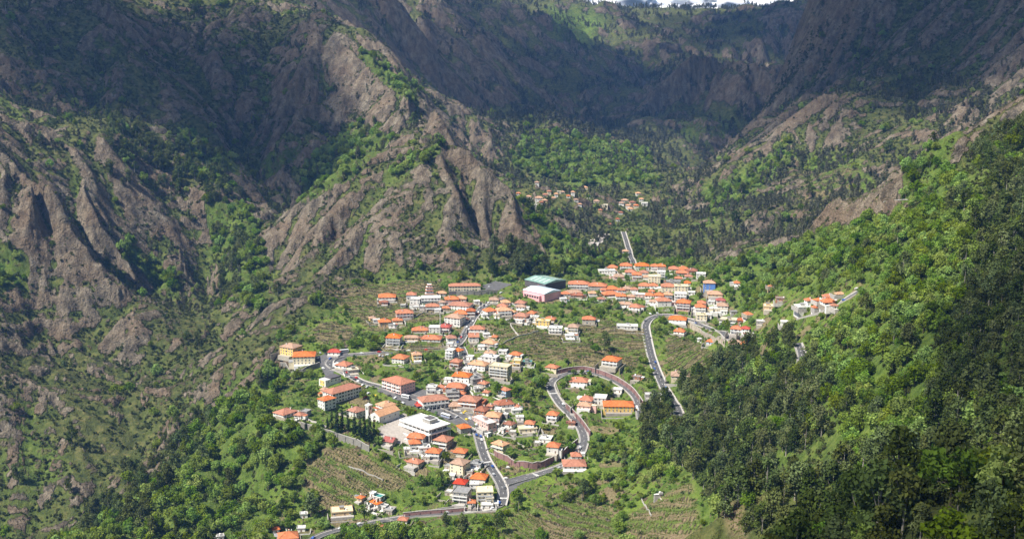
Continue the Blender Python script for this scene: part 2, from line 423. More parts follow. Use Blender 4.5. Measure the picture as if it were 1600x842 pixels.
# ------------------------------------------------------------------ what grows where, and one painted sunlit patch (outlines read off the photograph, kept with a range of depth)
def uv_of(X, Y, Zv):
    dx, dy, dz = X, Y, Zv - H
    fwd = dy * CP - dz * SP; up = dy * SP + dz * CP
    return 800 + F * dx / fwd, 421 - F * up / fwd
def in_poly(U, V, pts):
    P = np.array(pts, float); ins = np.zeros(U.shape, bool)
    box = (U > P[:, 0].min()) & (U < P[:, 0].max()) & (V > P[:, 1].min()) & (V < P[:, 1].max())
    u, v = U[box], V[box]; r = np.zeros(u.shape, bool)
    for k in range(len(P)):
        x0, y0 = P[k]; x1, y1 = P[(k + 1) % len(P)]
        cnd = (y0 > v) != (y1 > v)
        r ^= cnd & (u < (x1 - x0) * (v - y0) / (y1 - y0 + 1e-9) + x0)
    ins[box] = r
    return ins
LUSH = [([(60,990),(85,842),(215,772),(300,690),(350,640),(400,590),(430,560),(455,585),(425,625),(490,680),(475,760),(500,800),(430,842),(430,990)], 600, 1250),
        ([(1090,432),(1200,400),(1310,360),(1400,330),(1480,275),(1570,330),(1540,420),(1500,470),(1470,560),(1450,700),(1330,745),(1290,640),(1230,590),(1130,640),(1060,640),(1100,570),(1180,540),(1225,520),(1340,500),(1340,450),(1200,462),(1130,455)], 500, 1480),
        ([(1505,650),(1570,610),(1590,770),(1500,810)], 200, 700), ([(1430,180),(1500,210),(1470,290),(1400,320)], 800, 1300),
        ([(830,330),(900,390),(960,400),(930,440),(875,430),(800,300)], 1400, 2000), ([(320,310),(390,320),(420,420),(415,490),(370,470),(330,390)], 1300, 1900),
        ([(770,800),(800,760),(850,745),(910,735),(950,690),(1050,710),(1030,745),(990,770),(940,790),(860,795)], 650, 1050), ([(500,990),(540,842),(600,818),(780,802),(790,842),(760,990)], 700, 950),
        ([(0,370),(45,400),(40,440),(0,460)], 1000, 1600), ([(470,250),(560,190),(620,215),(540,290),(470,320)], 1500, 2100), ([(1120,460),(1200,440),(1210,480),(1140,490)], 1100, 1500),
        ([(560,80),(580,85),(660,150),(640,160),(580,115)], 1700, 2300), ([(600,270),(690,222),(690,235),(620,280)], 1400, 1800), ([(820,205),(1010,240),(1030,290),(900,290),(800,260)], 2000, 2700),
        ([(280,200),(380,260),(370,275),(280,230)], 1500, 2000), ([(200,380),(290,440),(270,470),(190,400)], 1200, 1700), ([(1100,300),(1230,230),(1250,250),(1110,350)], 1500, 2400)]
DARK = [([(1000,640),(1080,600),(1150,550),(1230,545),(1300,600),(1290,680),(1200,742),(1220,842),(1230,990),(1150,990),(1150,842),(1090,770),(1010,720)], 500, 1100),
        ([(1500,470),(1530,340),(1600,230),(1760,120),(1800,990),(1190,990),(1180,760),(1330,745),(1450,690),(1470,560)], 110, 1200),
        ([(1500,245),(1620,185),(1620,330),(1560,300)], 700, 1300),
        ([(100,842),(190,770),(240,700),(320,640),(350,650),(300,710),(220,780),(150,842)], 800, 1200), ([(730,430),(760,395),(800,383),(850,400),(855,432)], 1350, 1600),
        ([(170,190),(330,240),(420,320),(330,320),(170,290)], 1400, 2000), ([(330,360),(380,370),(400,480),(340,470)], 1200, 1700), ([(280,660),(330,640),(300,740),(220,842),(170,842)], 700, 1200)]
GREY = [([(690,245),(780,190),(830,165),(900,180),(1000,245),(1010,275),(940,262),(900,285),(820,282),(760,282)], 1900, 2900),
        ([(1010,335),(1100,262),(1200,238),(1260,240),(1440,225),(1560,180),(1560,240),(1440,300),(1400,330),(1250,380),(1100,405),(1060,390)], 1400, 2400),
        ([(840,325),(930,340),(940,385),(870,350)], 1500, 2100), ([(700,160),(1060,200),(1060,260),(700,200)], 2400, 3600), ([(1340,100),(1600,140),(1600,230),(1440,225)], 1500, 2300)]
ROCK = [([(0,600),(60,620),(95,740),(50,842),(0,842)], 800, 1300), ([(120,440),(260,470),(340,560),(250,625),(140,560)], 1000, 1600), ([(380,560),(430,440),(470,380),(500,400),(450,510)], 1100, 1600), ([(300,300),(420,300),(440,420),(330,400)], 1300, 1900), ([(1440,60),(1600,60),(1600,200),(1500,215)], 1400, 2400), ([(690,235),(480,345),(440,440),(395,540),(470,500),(560,465),(640,432),(850,405),(790,290)], 1200, 1700), ([(1340,0),(1600,0),(1600,180),(1480,200),(1400,120),(1330,110)], 1800, 2700),
        ([(1258,235),(1310,165),(1440,205),(1350,240)], 1800, 2200), ([(0,250),(60,280),(110,400),(100,560),(0,620)], 1000, 1700), ([(540,60),(590,60),(680,200),(560,170)], 1700, 2300),
        ([(340,340),(385,340),(390,400),(350,400)], 1300, 1900), ([(230,560),(350,520),(350,620),(250,630)], 1100, 1400), ([(40,400),(160,400),(180,520),(60,560)], 1000, 1600),
        ([(810,330),(830,330),(870,420),(840,400)], 1400, 1700), ([(1580,640),(1640,640),(1640,800),(1575,790)], 200, 700)]
GRASS_AND_LIT = [([(575,85),(590,85),(650,138),(640,150)], 1700, 2300), ([(85,842),(140,800),(160,815),(110,842)], 700, 1100), ([(600,275),(690,222),(690,232),(610,285)], 1400, 1800), ([(1240,240),(1340,250),(1400,330),(1290,340)], 1500, 2200),
         ([(300,225),(375,262),(370,275),(300,240)], 1500, 2000), ([(1100,290),(1240,230),(1260,245),(1110,345)], 1500, 2400), ([(820,205),(1010,240),(1030,290),(900,290),(800,260)], 2000, 2700), ([(1060,190),(1160,195),(1130,215),(1060,215)], 2500, 3400),
         ([(850,10),(950,20),(920,80),(870,60)], 3800, 5200), ([(400,250),(470,220),(450,260),(410,290)], 1500, 2100), ([(480,545),(560,440),(640,440),(680,520),(560,550)], 1000, 1500)]  # first outline: sunlight on the far wall, painted as bright green ground
def zone(U, V, Y, zs):
    r = np.zeros(U.shape, bool)
    for pts, y0, y1 in zs: r |= in_poly(U, V, pts) & (Y > y0) & (Y < y1)
    return r

U2, V2 = uv_of(GX2, GY2, Z)
# wobble the outlines so that no edge is straight
U2w = U2 + 14 * fbm(GX2, GY2, 45, 3, 201); V2w = V2 + 9 * fbm(GX2, GY2, 45, 3, 205)
gx, gy = grad(Z)
slope = np.hypot(gx, gy)
zr_, zg_ = zone(U2w, V2w, GY2, ROCK), zone(U2w, V2w, GY2, GRASS_AND_LIT)
def blur(A_, k):
    c0 = np.cumsum(np.pad(A_, ((k + 1, k), (0, 0)), mode='edge'), 0); A_ = (c0[2 * k + 1:] - c0[:-2 * k - 1]) / (2 * k + 1)
    c0 = np.cumsum(np.pad(A_, ((0, 0), (k + 1, k)), mode='edge'), 1); return (c0[:, 2 * k + 1:] - c0[:, :-2 * k - 1]) / (2 * k + 1)
hollow = np.clip((blur(Z, 7) - Z) / 2.2, -1, 1)
nbig, nmid = fbm(GX2, GY2, 130, 4, 301), fbm(GX2, GY2, 28, 3, 307)
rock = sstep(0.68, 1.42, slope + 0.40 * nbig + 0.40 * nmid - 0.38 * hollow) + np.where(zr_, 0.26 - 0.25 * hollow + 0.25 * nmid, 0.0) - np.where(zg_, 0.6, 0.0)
rock = np.clip(rock, 0, 1) * (1 - 0.85 * M_VIL) * (1 - 0.7 * M_HILL) * (0.12 + 0.88 * sstep(650, 1000, GY2 + 0.25 * np.abs(GX2) * (GX2 < 0)))
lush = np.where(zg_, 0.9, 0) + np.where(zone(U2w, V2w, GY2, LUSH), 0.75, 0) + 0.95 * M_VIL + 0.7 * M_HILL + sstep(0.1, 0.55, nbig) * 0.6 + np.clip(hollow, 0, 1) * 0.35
lush = np.clip(lush, 0, 1)
soil = np.clip(SOIL + (1 - FIELDM) * (M_VIL * sstep(0.3, 0.55, nmid) * 0.3 + PSOIL), 0, 1); soil = np.where(PEDGE > .5, np.maximum(soil, .9), soil)
rock = np.where(PEDGE * (1 - FIELDM) > .5, .55, rock * (1 - 0.75 * zone(U2w, V2w, GY2, LUSH)))

lush = blur(lush * (1 - 0.75 * far * (1 - zg_)), 5)
rock = np.maximum(rock, BANK * .62)
# steep faces are broken up sideways too
ZX = GX2.copy(); ZY = GY2.copy()
bulge = amp0 * sstep(0.7, 1.5, slope) * (GY2 < 3000)
ZY -= bulge * 3.2 * fbm(GX2 + 0.3 * GY2, Z * 1.6, 17, 3, 401, ridged=True)

# ------------------------------------------------------------------ materials
def new_mat(name, rough=0.9):
    m = bpy.data.materials.new(name); m.use_nodes = True
    nt = m.node_tree; b = nt.nodes['Principled BSDF']
    b.inputs['Roughness'].default_value = rough
    b.inputs['Specular IOR Level'].default_value = 0.15
    return m, nt, b
def N(nt, t, **k):
    n = nt.nodes.new(t)
    for a, v in k.items(): setattr(n, a, v)
    return n
def noise_tex(nt, vec, scale, detail=4, rough=0.6):
    n = N(nt, 'ShaderNodeTexNoise'); n.inputs['Scale'].default_value = scale; n.inputs['Detail'].default_value = detail; n.inputs['Roughness'].default_value = rough
    if vec is not None: nt.links.new(vec, n.inputs['Vector'])
    return n
def ramp(nt, fac, stops):
    r = N(nt, 'ShaderNodeValToRGB'); nt.links.new(fac, r.inputs[0])
    el = r.color_ramp.elements
    while len(el) < len(stops): el.new(0.5)
    for e, (p, c_) in zip(el, stops): e.position = p; e.color = (*c_, 1)
    return r.outputs[0]
def mix(nt, fac, a, b, mode='MIX'):
    n = N(nt, 'ShaderNodeMix', data_type='RGBA', blend_type=mode)
    for sck, v in ((n.inputs[0], fac), (n.inputs[6], a), (n.inputs[7], b)):
        if hasattr(v, 'links') or hasattr(v, 'node'): nt.links.new(v, sck)
        elif isinstance(v, (int, float)): sck.default_value = v
        else: sck.default_value = (*v, 1)
    return n.outputs[2]
def math_n(nt, op, a, b=0.0, c3=None):
    n = N(nt, 'ShaderNodeMath', operation=op)
    for k, v in enumerate((a, b) if c3 is None else (a, b, c3)):
        if hasattr(v, 'node'): nt.links.new(v, n.inputs[k])
        else: n.inputs[k].default_value = v
    return n.outputs[0]
def bump(nt, b, height, strength, dist):
    n = N(nt, 'ShaderNodeBump'); n.inputs['Strength'].default_value = strength; n.inputs['Distance'].default_value = dist
    nt.links.new(height, n.inputs['Height']); nt.links.new(n.outputs[0], b.inputs['Normal'])

gm, nt, b = new_mat('ground', 0.95)
geo = N(nt, 'ShaderNodeNewGeometry'); pos = geo.outputs['Position']
att = N(nt, 'ShaderNodeAttribute', attribute_name='cover'); sep = N(nt, 'ShaderNodeSeparateColor'); nt.links.new(att.outputs['Color'], sep.inputs[0])
n1 = noise_tex(nt, pos, 0.02, 8, 0.62); n2 = noise_tex(nt, pos, 0.13, 6, 0.65); n3 = noise_tex(nt, pos, 0.6, 4, 0.6)
mp = N(nt, 'ShaderNodeMapping'); mp.inputs['Scale'].default_value = (0.10, 0.10, 0.018); nt.links.new(pos, mp.inputs[0])
n4 = noise_tex(nt, mp.outputs[0], 1.0, 7, 0.62)                                              # streaks down the rock
rockc = ramp(nt, n4.outputs[0], [(0.30, (0.05, 0.043, 0.034)), (0.43, (0.138, 0.115, 0.086)), (0.54, (0.23, 0.188, 0.135)), (0.70, (0.34, 0.295, 0.225))])
rockc = mix(nt, ramp(nt, n1.outputs[0], [(0.42, (0, 0, 0)), (0.62, (1, 1, 1))]), rockc, mix(nt, 0.5, rockc, (0.21, 0.135, 0.082)), 'MIX')
scrub = ramp(nt, n2.outputs[0], [(0.30, (0.034, 0.044, 0.014)), (0.48, (0.080, 0.092, 0.028)), (0.62, (0.140, 0.132, 0.046)), (0.75, (0.21, 0.17, 0.075))])
green = ramp(nt, n2.outputs[0], [(0.30, (0.045, 0.078, 0.012)), (0.48, (0.095, 0.148, 0.024)), (0.64, (0.15, 0.20, 0.038)), (0.78, (0.21, 0.21, 0.07))])
soilc = ramp(nt, n3.outputs[0], [(0.3, (0.14, 0.092, 0.055)), (0.55, (0.26, 0.185, 0.115)), (0.75, (0.36, 0.28, 0.19))])
patt = N(nt, 'ShaderNodeAttribute', attribute_name='plot')
lime = ramp(nt, n3.outputs[0], [(0.3, (0.085, 0.14, 0.02)), (0.55, (0.17, 0.235, 0.035)), (0.75, (0.25, 0.27, 0.07))])
veg = mix(nt, sep.outputs[1], scrub, mix(nt, patt.outputs['Fac'], green, lime))
veg = mix(nt, sep.outputs[2], veg, soilc)
thr = math_n(nt, 'ADD', sep.outputs[0], math_n(nt, 'MULTIPLY', math_n(nt, 'SUBTRACT', n2.outputs[0], 0.5), 1.6))
rf = math_n(nt, 'SMOOTHSTEP' if False else 'MULTIPLY_ADD', thr, 3.0, -1.0); rf = math_n(nt, 'MINIMUM', math_n(nt, 'MAXIMUM', rf, 0.0), 1.0)
rockc = mix(nt, ramp(nt, n3.outputs[0], [(0.35, (1, 1, 1)), (0.6, (0, 0, 0))]), rockc, mix(nt, 0.55, rockc, (0.03, 0.028, 0.018)))
colr = mix(nt, rf, veg, rockc)
n5 = N(nt, 'ShaderNodeTexVoronoi', feature='DISTANCE_TO_EDGE'); n5.inputs['Scale'].default_value = 0.09; wv = noise_tex(nt, pos, 0.06, 3, 0.6); av = N(nt, 'ShaderNodeVectorMath', operation='MULTIPLY_ADD'); nt.links.new(wv.outputs['Color'], av.inputs[0]); av.inputs[1].default_value = (26, 26, 26); nt.links.new(pos, av.inputs[2]); nt.links.new(av.outputs[0], n5.inputs['Vector'])
crk = math_n(nt, 'MINIMUM', math_n(nt, 'MULTIPLY', n5.outputs['Distance'], 7.0), 1.0)
nt.links.new(colr, b.inputs['Base Color'])
hgt = math_n(nt, 'ADD', math_n(nt, 'MULTIPLY', math_n(nt, 'ADD', math_n(nt, 'MULTIPLY', n4.outputs[0], 2.0), math_n(nt, 'MULTIPLY', crk, 0.25)), rf), math_n(nt, 'ADD', n2.outputs[0], math_n(nt, 'MULTIPLY', n3.outputs[0], 0.75)))
bump(nt, b, hgt, 1.0, 3.0)
gm_ground = gm

# ------------------------------------------------------------------ the terrain sheet
def grid_mesh(name, V3, ny, na):
    me = bpy.data.meshes.new(name)
    idx = np.arange(ny * na).reshape(ny, na)
    fc = np.stack([idx[:-1, :-1], idx[:-1, 1:], idx[1:, 1:], idx[1:, :-1]], -1).reshape(-1, 4)
    me.vertices.add(len(V3)); me.vertices.foreach_set('co', V3.ravel().astype(np.float32))
    me.loops.add(fc.size); me.loops.foreach_set('vertex_index', fc.ravel().astype(np.int32))
    me.polygons.add(len(fc)); me.polygons.foreach_set('loop_start', np.arange(0, fc.size, 4, dtype=np.int32))
    me.update(calc_edges=True)
    return me
gme = grid_mesh('terrain', np.stack([ZX, ZY, Z], -1).reshape(-1, 3), NY, NA)
pa_ = gme.attributes.new('plot', 'FLOAT', 'POINT'); pa_.data.foreach_set('value', (PLOT * (1 - .7 * FIELDM)).ravel().astype(np.float32))
at = gme.attributes.new('cover', 'FLOAT_COLOR', 'POINT')
at.data.foreach_set('color', np.stack([rock, lush, soil, np.ones_like(rock)], -1).reshape(-1).astype(np.float32))
gme.materials.append(gm)
gme.shade_smooth() if hasattr(gme, 'shade_smooth') else None
ground = bpy.data.objects.new('terrain', gme); COL.objects.link(ground); ground['kind'] = 'structure'
ground['label'] = 'steep valley sides and the shelf the village stands on'

# ------------------------------------------------------------------ building kit
def plain(name, col, rough=0.85, var=0.12, scale=0.5, stain=None, spec=0.15):
    m, nt, b = new_mat(name, rough)
    b.inputs['Specular IOR Level'].default_value = spec
    tc = N(nt, 'ShaderNodeNewGeometry').outputs['Position']
    n = noise_tex(nt, tc, scale, 5, 0.6)
    oi = N(nt, 'ShaderNodeObjectInfo')
    lo = tuple(x * (1 - 2.2 * var) for x in col); hi = tuple(min(x * (1 + 1.6 * var), 0.95) for x in col)
    c0 = ramp(nt, n.outputs[0], [(0.3, lo), (0.52, col), (0.75, hi)])
    if stain:
        n2_ = noise_tex(nt, tc, 0.9, 6, 0.7)
        c0 = mix(nt, ramp(nt, n2_.outputs[0], [(0.5, (0, 0, 0)), (0.68, (0.8, 0.8, 0.8))]), c0, stain)
    hs = N(nt, 'ShaderNodeHueSaturation'); nt.links.new(c0, hs.inputs['Color'])
    nt.links.new(math_n(nt, 'MULTIPLY_ADD', oi.outputs['Random'], 0.3, 0.85), hs.inputs['Value'])
    nt.links.new(hs.outputs[0], b.inputs['Base Color'])
    return m
def tile_mat(name, col):
    m, nt, b = new_mat(name, 0.85)
    tc = N(nt, 'ShaderNodeTexCoord').outputs['Object']
    n = noise_tex(nt, tc, 0.55, 6, 0.7)
    w = N(nt, 'ShaderNodeTexWave'); w.bands_direction = 'X'; w.inputs['Scale'].default_value = 0.9; w.inputs['Distortion'].default_value = 0.6; nt.links.new(tc, w.inputs[0])
    oi = N(nt, 'ShaderNodeObjectInfo')
    c0 = ramp(nt, n.outputs[0], [(0.30, tuple(x * 0.50 for x in col)), (0.45, tuple(x * 0.86 for x in col)), (0.58, col), (0.74, tuple(min(1, x * 1.25 + 0.035) for x in col))])
    c0 = mix(nt, math_n(nt, 'MULTIPLY', w.outputs['Fac'], 0.22), c0, tuple(x * 0.55 for x in col))
    hs = N(nt, 'ShaderNodeHueSaturation'); nt.links.new(c0, hs.inputs['Color'])
    nt.links.new(math_n(nt, 'MULTIPLY_ADD', oi.outputs['Random'], 0.42, 0.80), hs.inputs['Value'])
    nt.links.new(math_n(nt, 'MULTIPLY_ADD', oi.outputs['Random'], 0.30, 0.80), hs.inputs['Saturation'])
    nt.links.new(hs.outputs[0], b.inputs['Base Color'])
    bump(nt, b, w.outputs['Fac'], 0.6, 0.15)
    return m
MT = {
 'o': tile_mat('orange_tile', (0.53, 0.20, 0.10)), 'b': tile_mat('bright_orange_tile', (0.58, 0.185, 0.075)), 'p': tile_mat('pale_orange_tile', (0.55, 0.32, 0.195)),
 'd': tile_mat('brown_tile', (0.36, 0.13, 0.07)), 'r': tile_mat('red_tile', (0.50, 0.07, 0.04)),
 'fw': plain('white_roof', (0.66, 0.65, 0.62), stain=(0.38, 0.36, 0.33)), 'fg': plain('grey_roof', (0.27, 0.265, 0.26), stain=(0.17, 0.16, 0.15)), 'fc': plain('cream_roof', (0.66, 0.58, 0.40), stain=(0.45, 0.38, 0.26)),
 'ft': plain('teal_roof', (0.07, 0.24, 0.22)), 'fd': plain('slate_roof', (0.12, 0.11, 0.115)),
 'white': plain('white_render', (0.74, 0.72, 0.67), var=0.05, stain=(0.52, 0.48, 0.42)), 'cream': plain('cream_render', (0.68, 0.60, 0.42), var=0.06, stain=(0.48, 0.40, 0.28)), 'yellow': plain('yellow_render', (0.72, 0.50, 0.16), var=0.06),
 'pink': plain('pink_render', (0.66, 0.42, 0.36), var=0.06), 'rose': plain('rose_render', (0.74, 0.40, 0.41), var=0.06), 'grey': plain('grey_render', (0.36, 0.34, 0.31), var=0.12, stain=(0.22, 0.2, 0.18)), 'stone': plain('stone_render', (0.42, 0.38, 0.31), var=0.16, scale=1.5, stain=(0.26, 0.22, 0.17)),
 'tan': plain('tan_render', (0.55, 0.40, 0.23), var=0.08), 'brown': plain('brown_render', (0.34, 0.17, 0.10), var=0.1), 'blue': plain('blue_render', (0.10, 0.20, 0.48), var=0.05), 'sky': plain('pale_blue_render', (0.40, 0.50, 0.62), var=0.05),
 'redstone': plain('red_stone', (0.30, 0.175, 0.16), var=0.22, scale=0.9, stain=(0.16, 0.08, 0.075)), 'greystone': plain('grey_stone', (0.25, 0.235, 0.21), var=0.22, scale=0.9, stain=(0.14, 0.13, 0.115)), 'tanwall': plain('tan_concrete', (0.40, 0.34, 0.27), var=0.15, scale=0.5, stain=(0.28, 0.23, 0.18)),
 'trim': plain('white_trim', (0.78, 0.77, 0.74), var=0.03), 'wood': plain('brown_wood', (0.15, 0.075, 0.04), var=0.15), 'asphalt': plain('asphalt', (0.115, 0.112, 0.112), var=0.14, scale=0.35, stain=(0.085, 0.083, 0.083)),
 'kerb': plain('pale_kerb', (0.44, 0.41, 0.37), var=0.12, scale=0.8, stain=(0.34, 0.31, 0.28)), 'paving': plain('paving', (0.36, 0.32, 0.28), var=0.12), 'paint': plain('road_paint', (0.74, 0.73, 0.70), var=0.06), 'rubble': plain('dry_wall', (0.33, 0.29, 0.23), var=0.25, scale=1.2),
 'green': plain('green_sheet', (0.27, 0.42, 0.36), var=0.1, rough=0.6), 'pool': plain('pale_blue_sheet', (0.62, 0.72, 0.80), var=0.06, rough=0.5), 'pale': plain('pale_panel', (0.62, 0.68, 0.62), var=0.05),
 'metal': plain('grey_metal', (0.42, 0.43, 0.44), rough=0.45), 'black': plain('black_rubber', (0.02, 0.02, 0.02)),
}
def glass_mat():
    m, nt, b = new_mat('window_glass', 0.12); b.inputs['Base Color'].default_value = (0.025, 0.03, 0.035, 1); b.inputs['Specular IOR Level'].default_value = 0.5
    return m
MT['glass'] = glass_mat()

class MB:
    def __init__(s): s.v, s.f, s.m = [], [], []
    def quad(s, pts, mi=0):
        k = len(s.v); s.v += [tuple(p) for p in pts]; s.f.append(tuple(range(k, k + len(pts)))); s.m.append(mi)
    def box(s, x0, x1, y0, y1, z0, z1, mi=0):
        k = len(s.v)
        s.v += [(x0, y0, z0), (x1, y0, z0), (x1, y1, z0), (x0, y1, z0), (x0, y0, z1), (x1, y0, z1), (x1, y1, z1), (x0, y1, z1)]
        for q in ((0, 3, 2, 1), (4, 5, 6, 7), (0, 1, 5, 4), (1, 2, 6, 5), (2, 3, 7, 6), (3, 0, 4, 7)): s.f.append(tuple(k + i for i in q)); s.m.append(mi)
    def cyl(s, p0, p1, r0, r1, n=7, mi=0):
        p0, p1 = Vector(p0), Vector(p1); d = (p1 - p0).normalized(); a = d.orthogonal().normalized(); c_ = d.cross(a); k = len(s.v)
        for p, r in ((p0, r0), (p1, r1)):
            for i in range(n):
                t = 2 * math.pi * i / n; s.v.append(tuple(p + a * (math.cos(t) * r) + c_ * (math.sin(t) * r)))
        for i in range(n): s.f.append((k + i, k + (i + 1) % n, k + n + (i + 1) % n, k + n + i)); s.m.append(mi)
        s.f.append(tuple(k + n + i for i in range(n))); s.m.append(mi); s.f.append(tuple(k + n - 1 - i for i in range(n))); s.m.append(mi)
    def mesh(s, name, mats):
        me = bpy.data.meshes.new(name); me.from_pydata(s.v, [], s.f)
        for m in mats: me.materials.append(MT[m] if isinstance(m, str) else m)
        if len(mats) > 1: me.polygons.foreach_set('material_index', s.m)
        me.update(); return me
def link(name, data, parent=None, loc=(0, 0, 0), rz=0.0):
    o = bpy.data.objects.new(name, data); COL.objects.link(o); o.location = loc; o.rotation_euler = (0, 0, rz)
    if parent is not None: o.parent = parent
    return o
def tag(o, label, cat, group=None, kind=None):
    o['label'] = label
    if cat: o['category'] = cat
    if group: o['group'] = group
    if kind: o['kind'] = kind
    return o

def window_mesh(w, h_, name, shutter=None):
    m = MB(); m.box(-w / 2 - .1, w / 2 + .1, -.05, .04, -.1, h_ + .1, 0); m.box(-w / 2, w / 2, -.075, -.02, 0, h_, 1); m.box(-.03, .03, -.09, -.06, 0, h_, 0); m.box(-w / 2 - .15, w / 2 + .15, -.2, .02, -.2, -.08, 0)
    return m.mesh(name, ['trim', 'glass'])
WIN = window_mesh(1.15, 1.35, 'window'); WIN_BIG = window_mesh(2.2, 1.5, 'wide_window')
def door_mesh():
    m = MB(); m.box(-.6, .6, -.06, .04, 0, 2.15, 0); m.box(-.5, .5, -.09, -.03, 0, 2.05, 1); m.box(.32, .4, -.14, -.08, .95, 1.1, 0); return m.mesh('door', ['trim', 'wood'])
DOOR = door_mesh()
def chimney_mesh():
    m = MB(); m.box(-.4, .4, -.4, .4, -1.2, 1.2, 0); m.box(-.55, .55, -.55, .55, 1.2, 1.4, 0); m.box(-.3, .3, -.3, .3, 1.4, 1.75, 1); return m.mesh('chimney', ['white', 'o'])
CHIM = chimney_mesh()
def tank_mesh():
    m = MB(); m.cyl((0, 0, 0), (0, 0, 1.3), .7, .7, 9); m.cyl((0, 0, 1.3), (0, 0, 1.55), .7, .2, 9); return m.mesh('water_tank', ['trim'])
TANK = tank_mesh()

def hip_roof(W, D, rise, mat, ov=0.65, gable=False, th=0.28):
    """tiled roof with eaves, z = 0 at the wall top"""
    m = MB(); a, c_ = W / 2 + ov, D / 2 + ov
    r = (0 if gable else min(c_, a) * 0.98); lift = -ov * rise / c_
    def shell(dz, flip):
        e = [(-a, -c_, lift + dz), (a, -c_, lift + dz), (a, c_, lift + dz), (-a, c_, lift + dz)]
        if W >= D: p, q = (-a + r, 0, rise + dz), (a - r, 0, rise + dz)
        else: p = q = None
        fs = [(e[0], e[1], q, p), (e[2], e[3], p, q), (e[1], e[2], q), (e[3], e[0], p)]
        if gable: fs = fs[:2]
        for f in fs: m.quad(f[::-1] if flip else f)
        return e, p, q
    e0, p0, q0 = shell(th, False); e1, p1, q1 = shell(0, True)
    if gable:
        for i, j, k in ((0, 1, None), (2, 3, None)): m.quad((e1[i], e1[j], e0[j], e0[i]))
        for s_, (i, j, pp, qq) in enumerate(((1, 2, q1, q0), (3, 0, p1, p0))):
            m.quad((e1[i], pp, qq, e0[i])); m.quad((pp, e1[j], e0[j], qq))
    else:
        for i in range(4): m.quad((e1[i], e1[(i + 1) % 4], e0[(i + 1) % 4], e0[i]))
    # ridge caps
    m.box(p0[0] - .1, q0[0] + .1, -.16, .16, rise + th - .12, rise + th + .14)
    if not gable:
        for (ex, ey, ez), pk in ((e0[0], p0), (e0[1], q0), (e0[2], q0), (e0[3], p0)): m.cyl((ex, ey, ez + .03), (pk[0], pk[1], pk[2] + .03), .15, .15, 4)
    return m.mesh('roof', [mat])

HOUSES = []            # footprint records: x, y, radius
def put(u, v, hz):
    """ground point under something whose middle, hz metres up, shows at photo pixel (u, v)"""
    vv = v
    for _ in range(3):
        p = hit(u, vv, Z)[0]; d = math.hypot(p[0], math.hypot(p[1], H - p[2]))
        vv = v + hz * F / d * 0.97
    return hit(u, vv, Z)[0], F / d

def openings(root, W, D, st, sh, rnd, z0=0.0, dens=3.4, big=0.15, sides=(0, 1, 2), door=True):
    """windows and a door on the walls: 0 front (-y), 1 right (+x), 2 left (-x), 3 back"""
    for sd in sides:
        L = W if sd in (0, 3) else D
        n = max(1, int(L / dens))
        for k in range(st):
            for i in range(n):
                t = (i + 0.5) / n * L - L / 2
                if door and k == 0 and sd == 0 and i == n // 2:
                    link('door', DOOR, root, (t, -D / 2, z0), 0); continue
                if rnd.random() < 0.12: continue
                me = WIN_BIG if rnd.random() < big else WIN
                zz = z0 + k * sh + 0.95
                if sd == 0: link('window', me, root, (t, -D / 2, zz), 0)
                elif sd == 3: link('window', me, root, (t, D / 2, zz), math.pi)
                elif sd == 1: link('window', me, root, (W / 2, t, zz), math.pi / 2)
                else: link('window', me, root, (-W / 2, t, zz), -math.pi / 2)

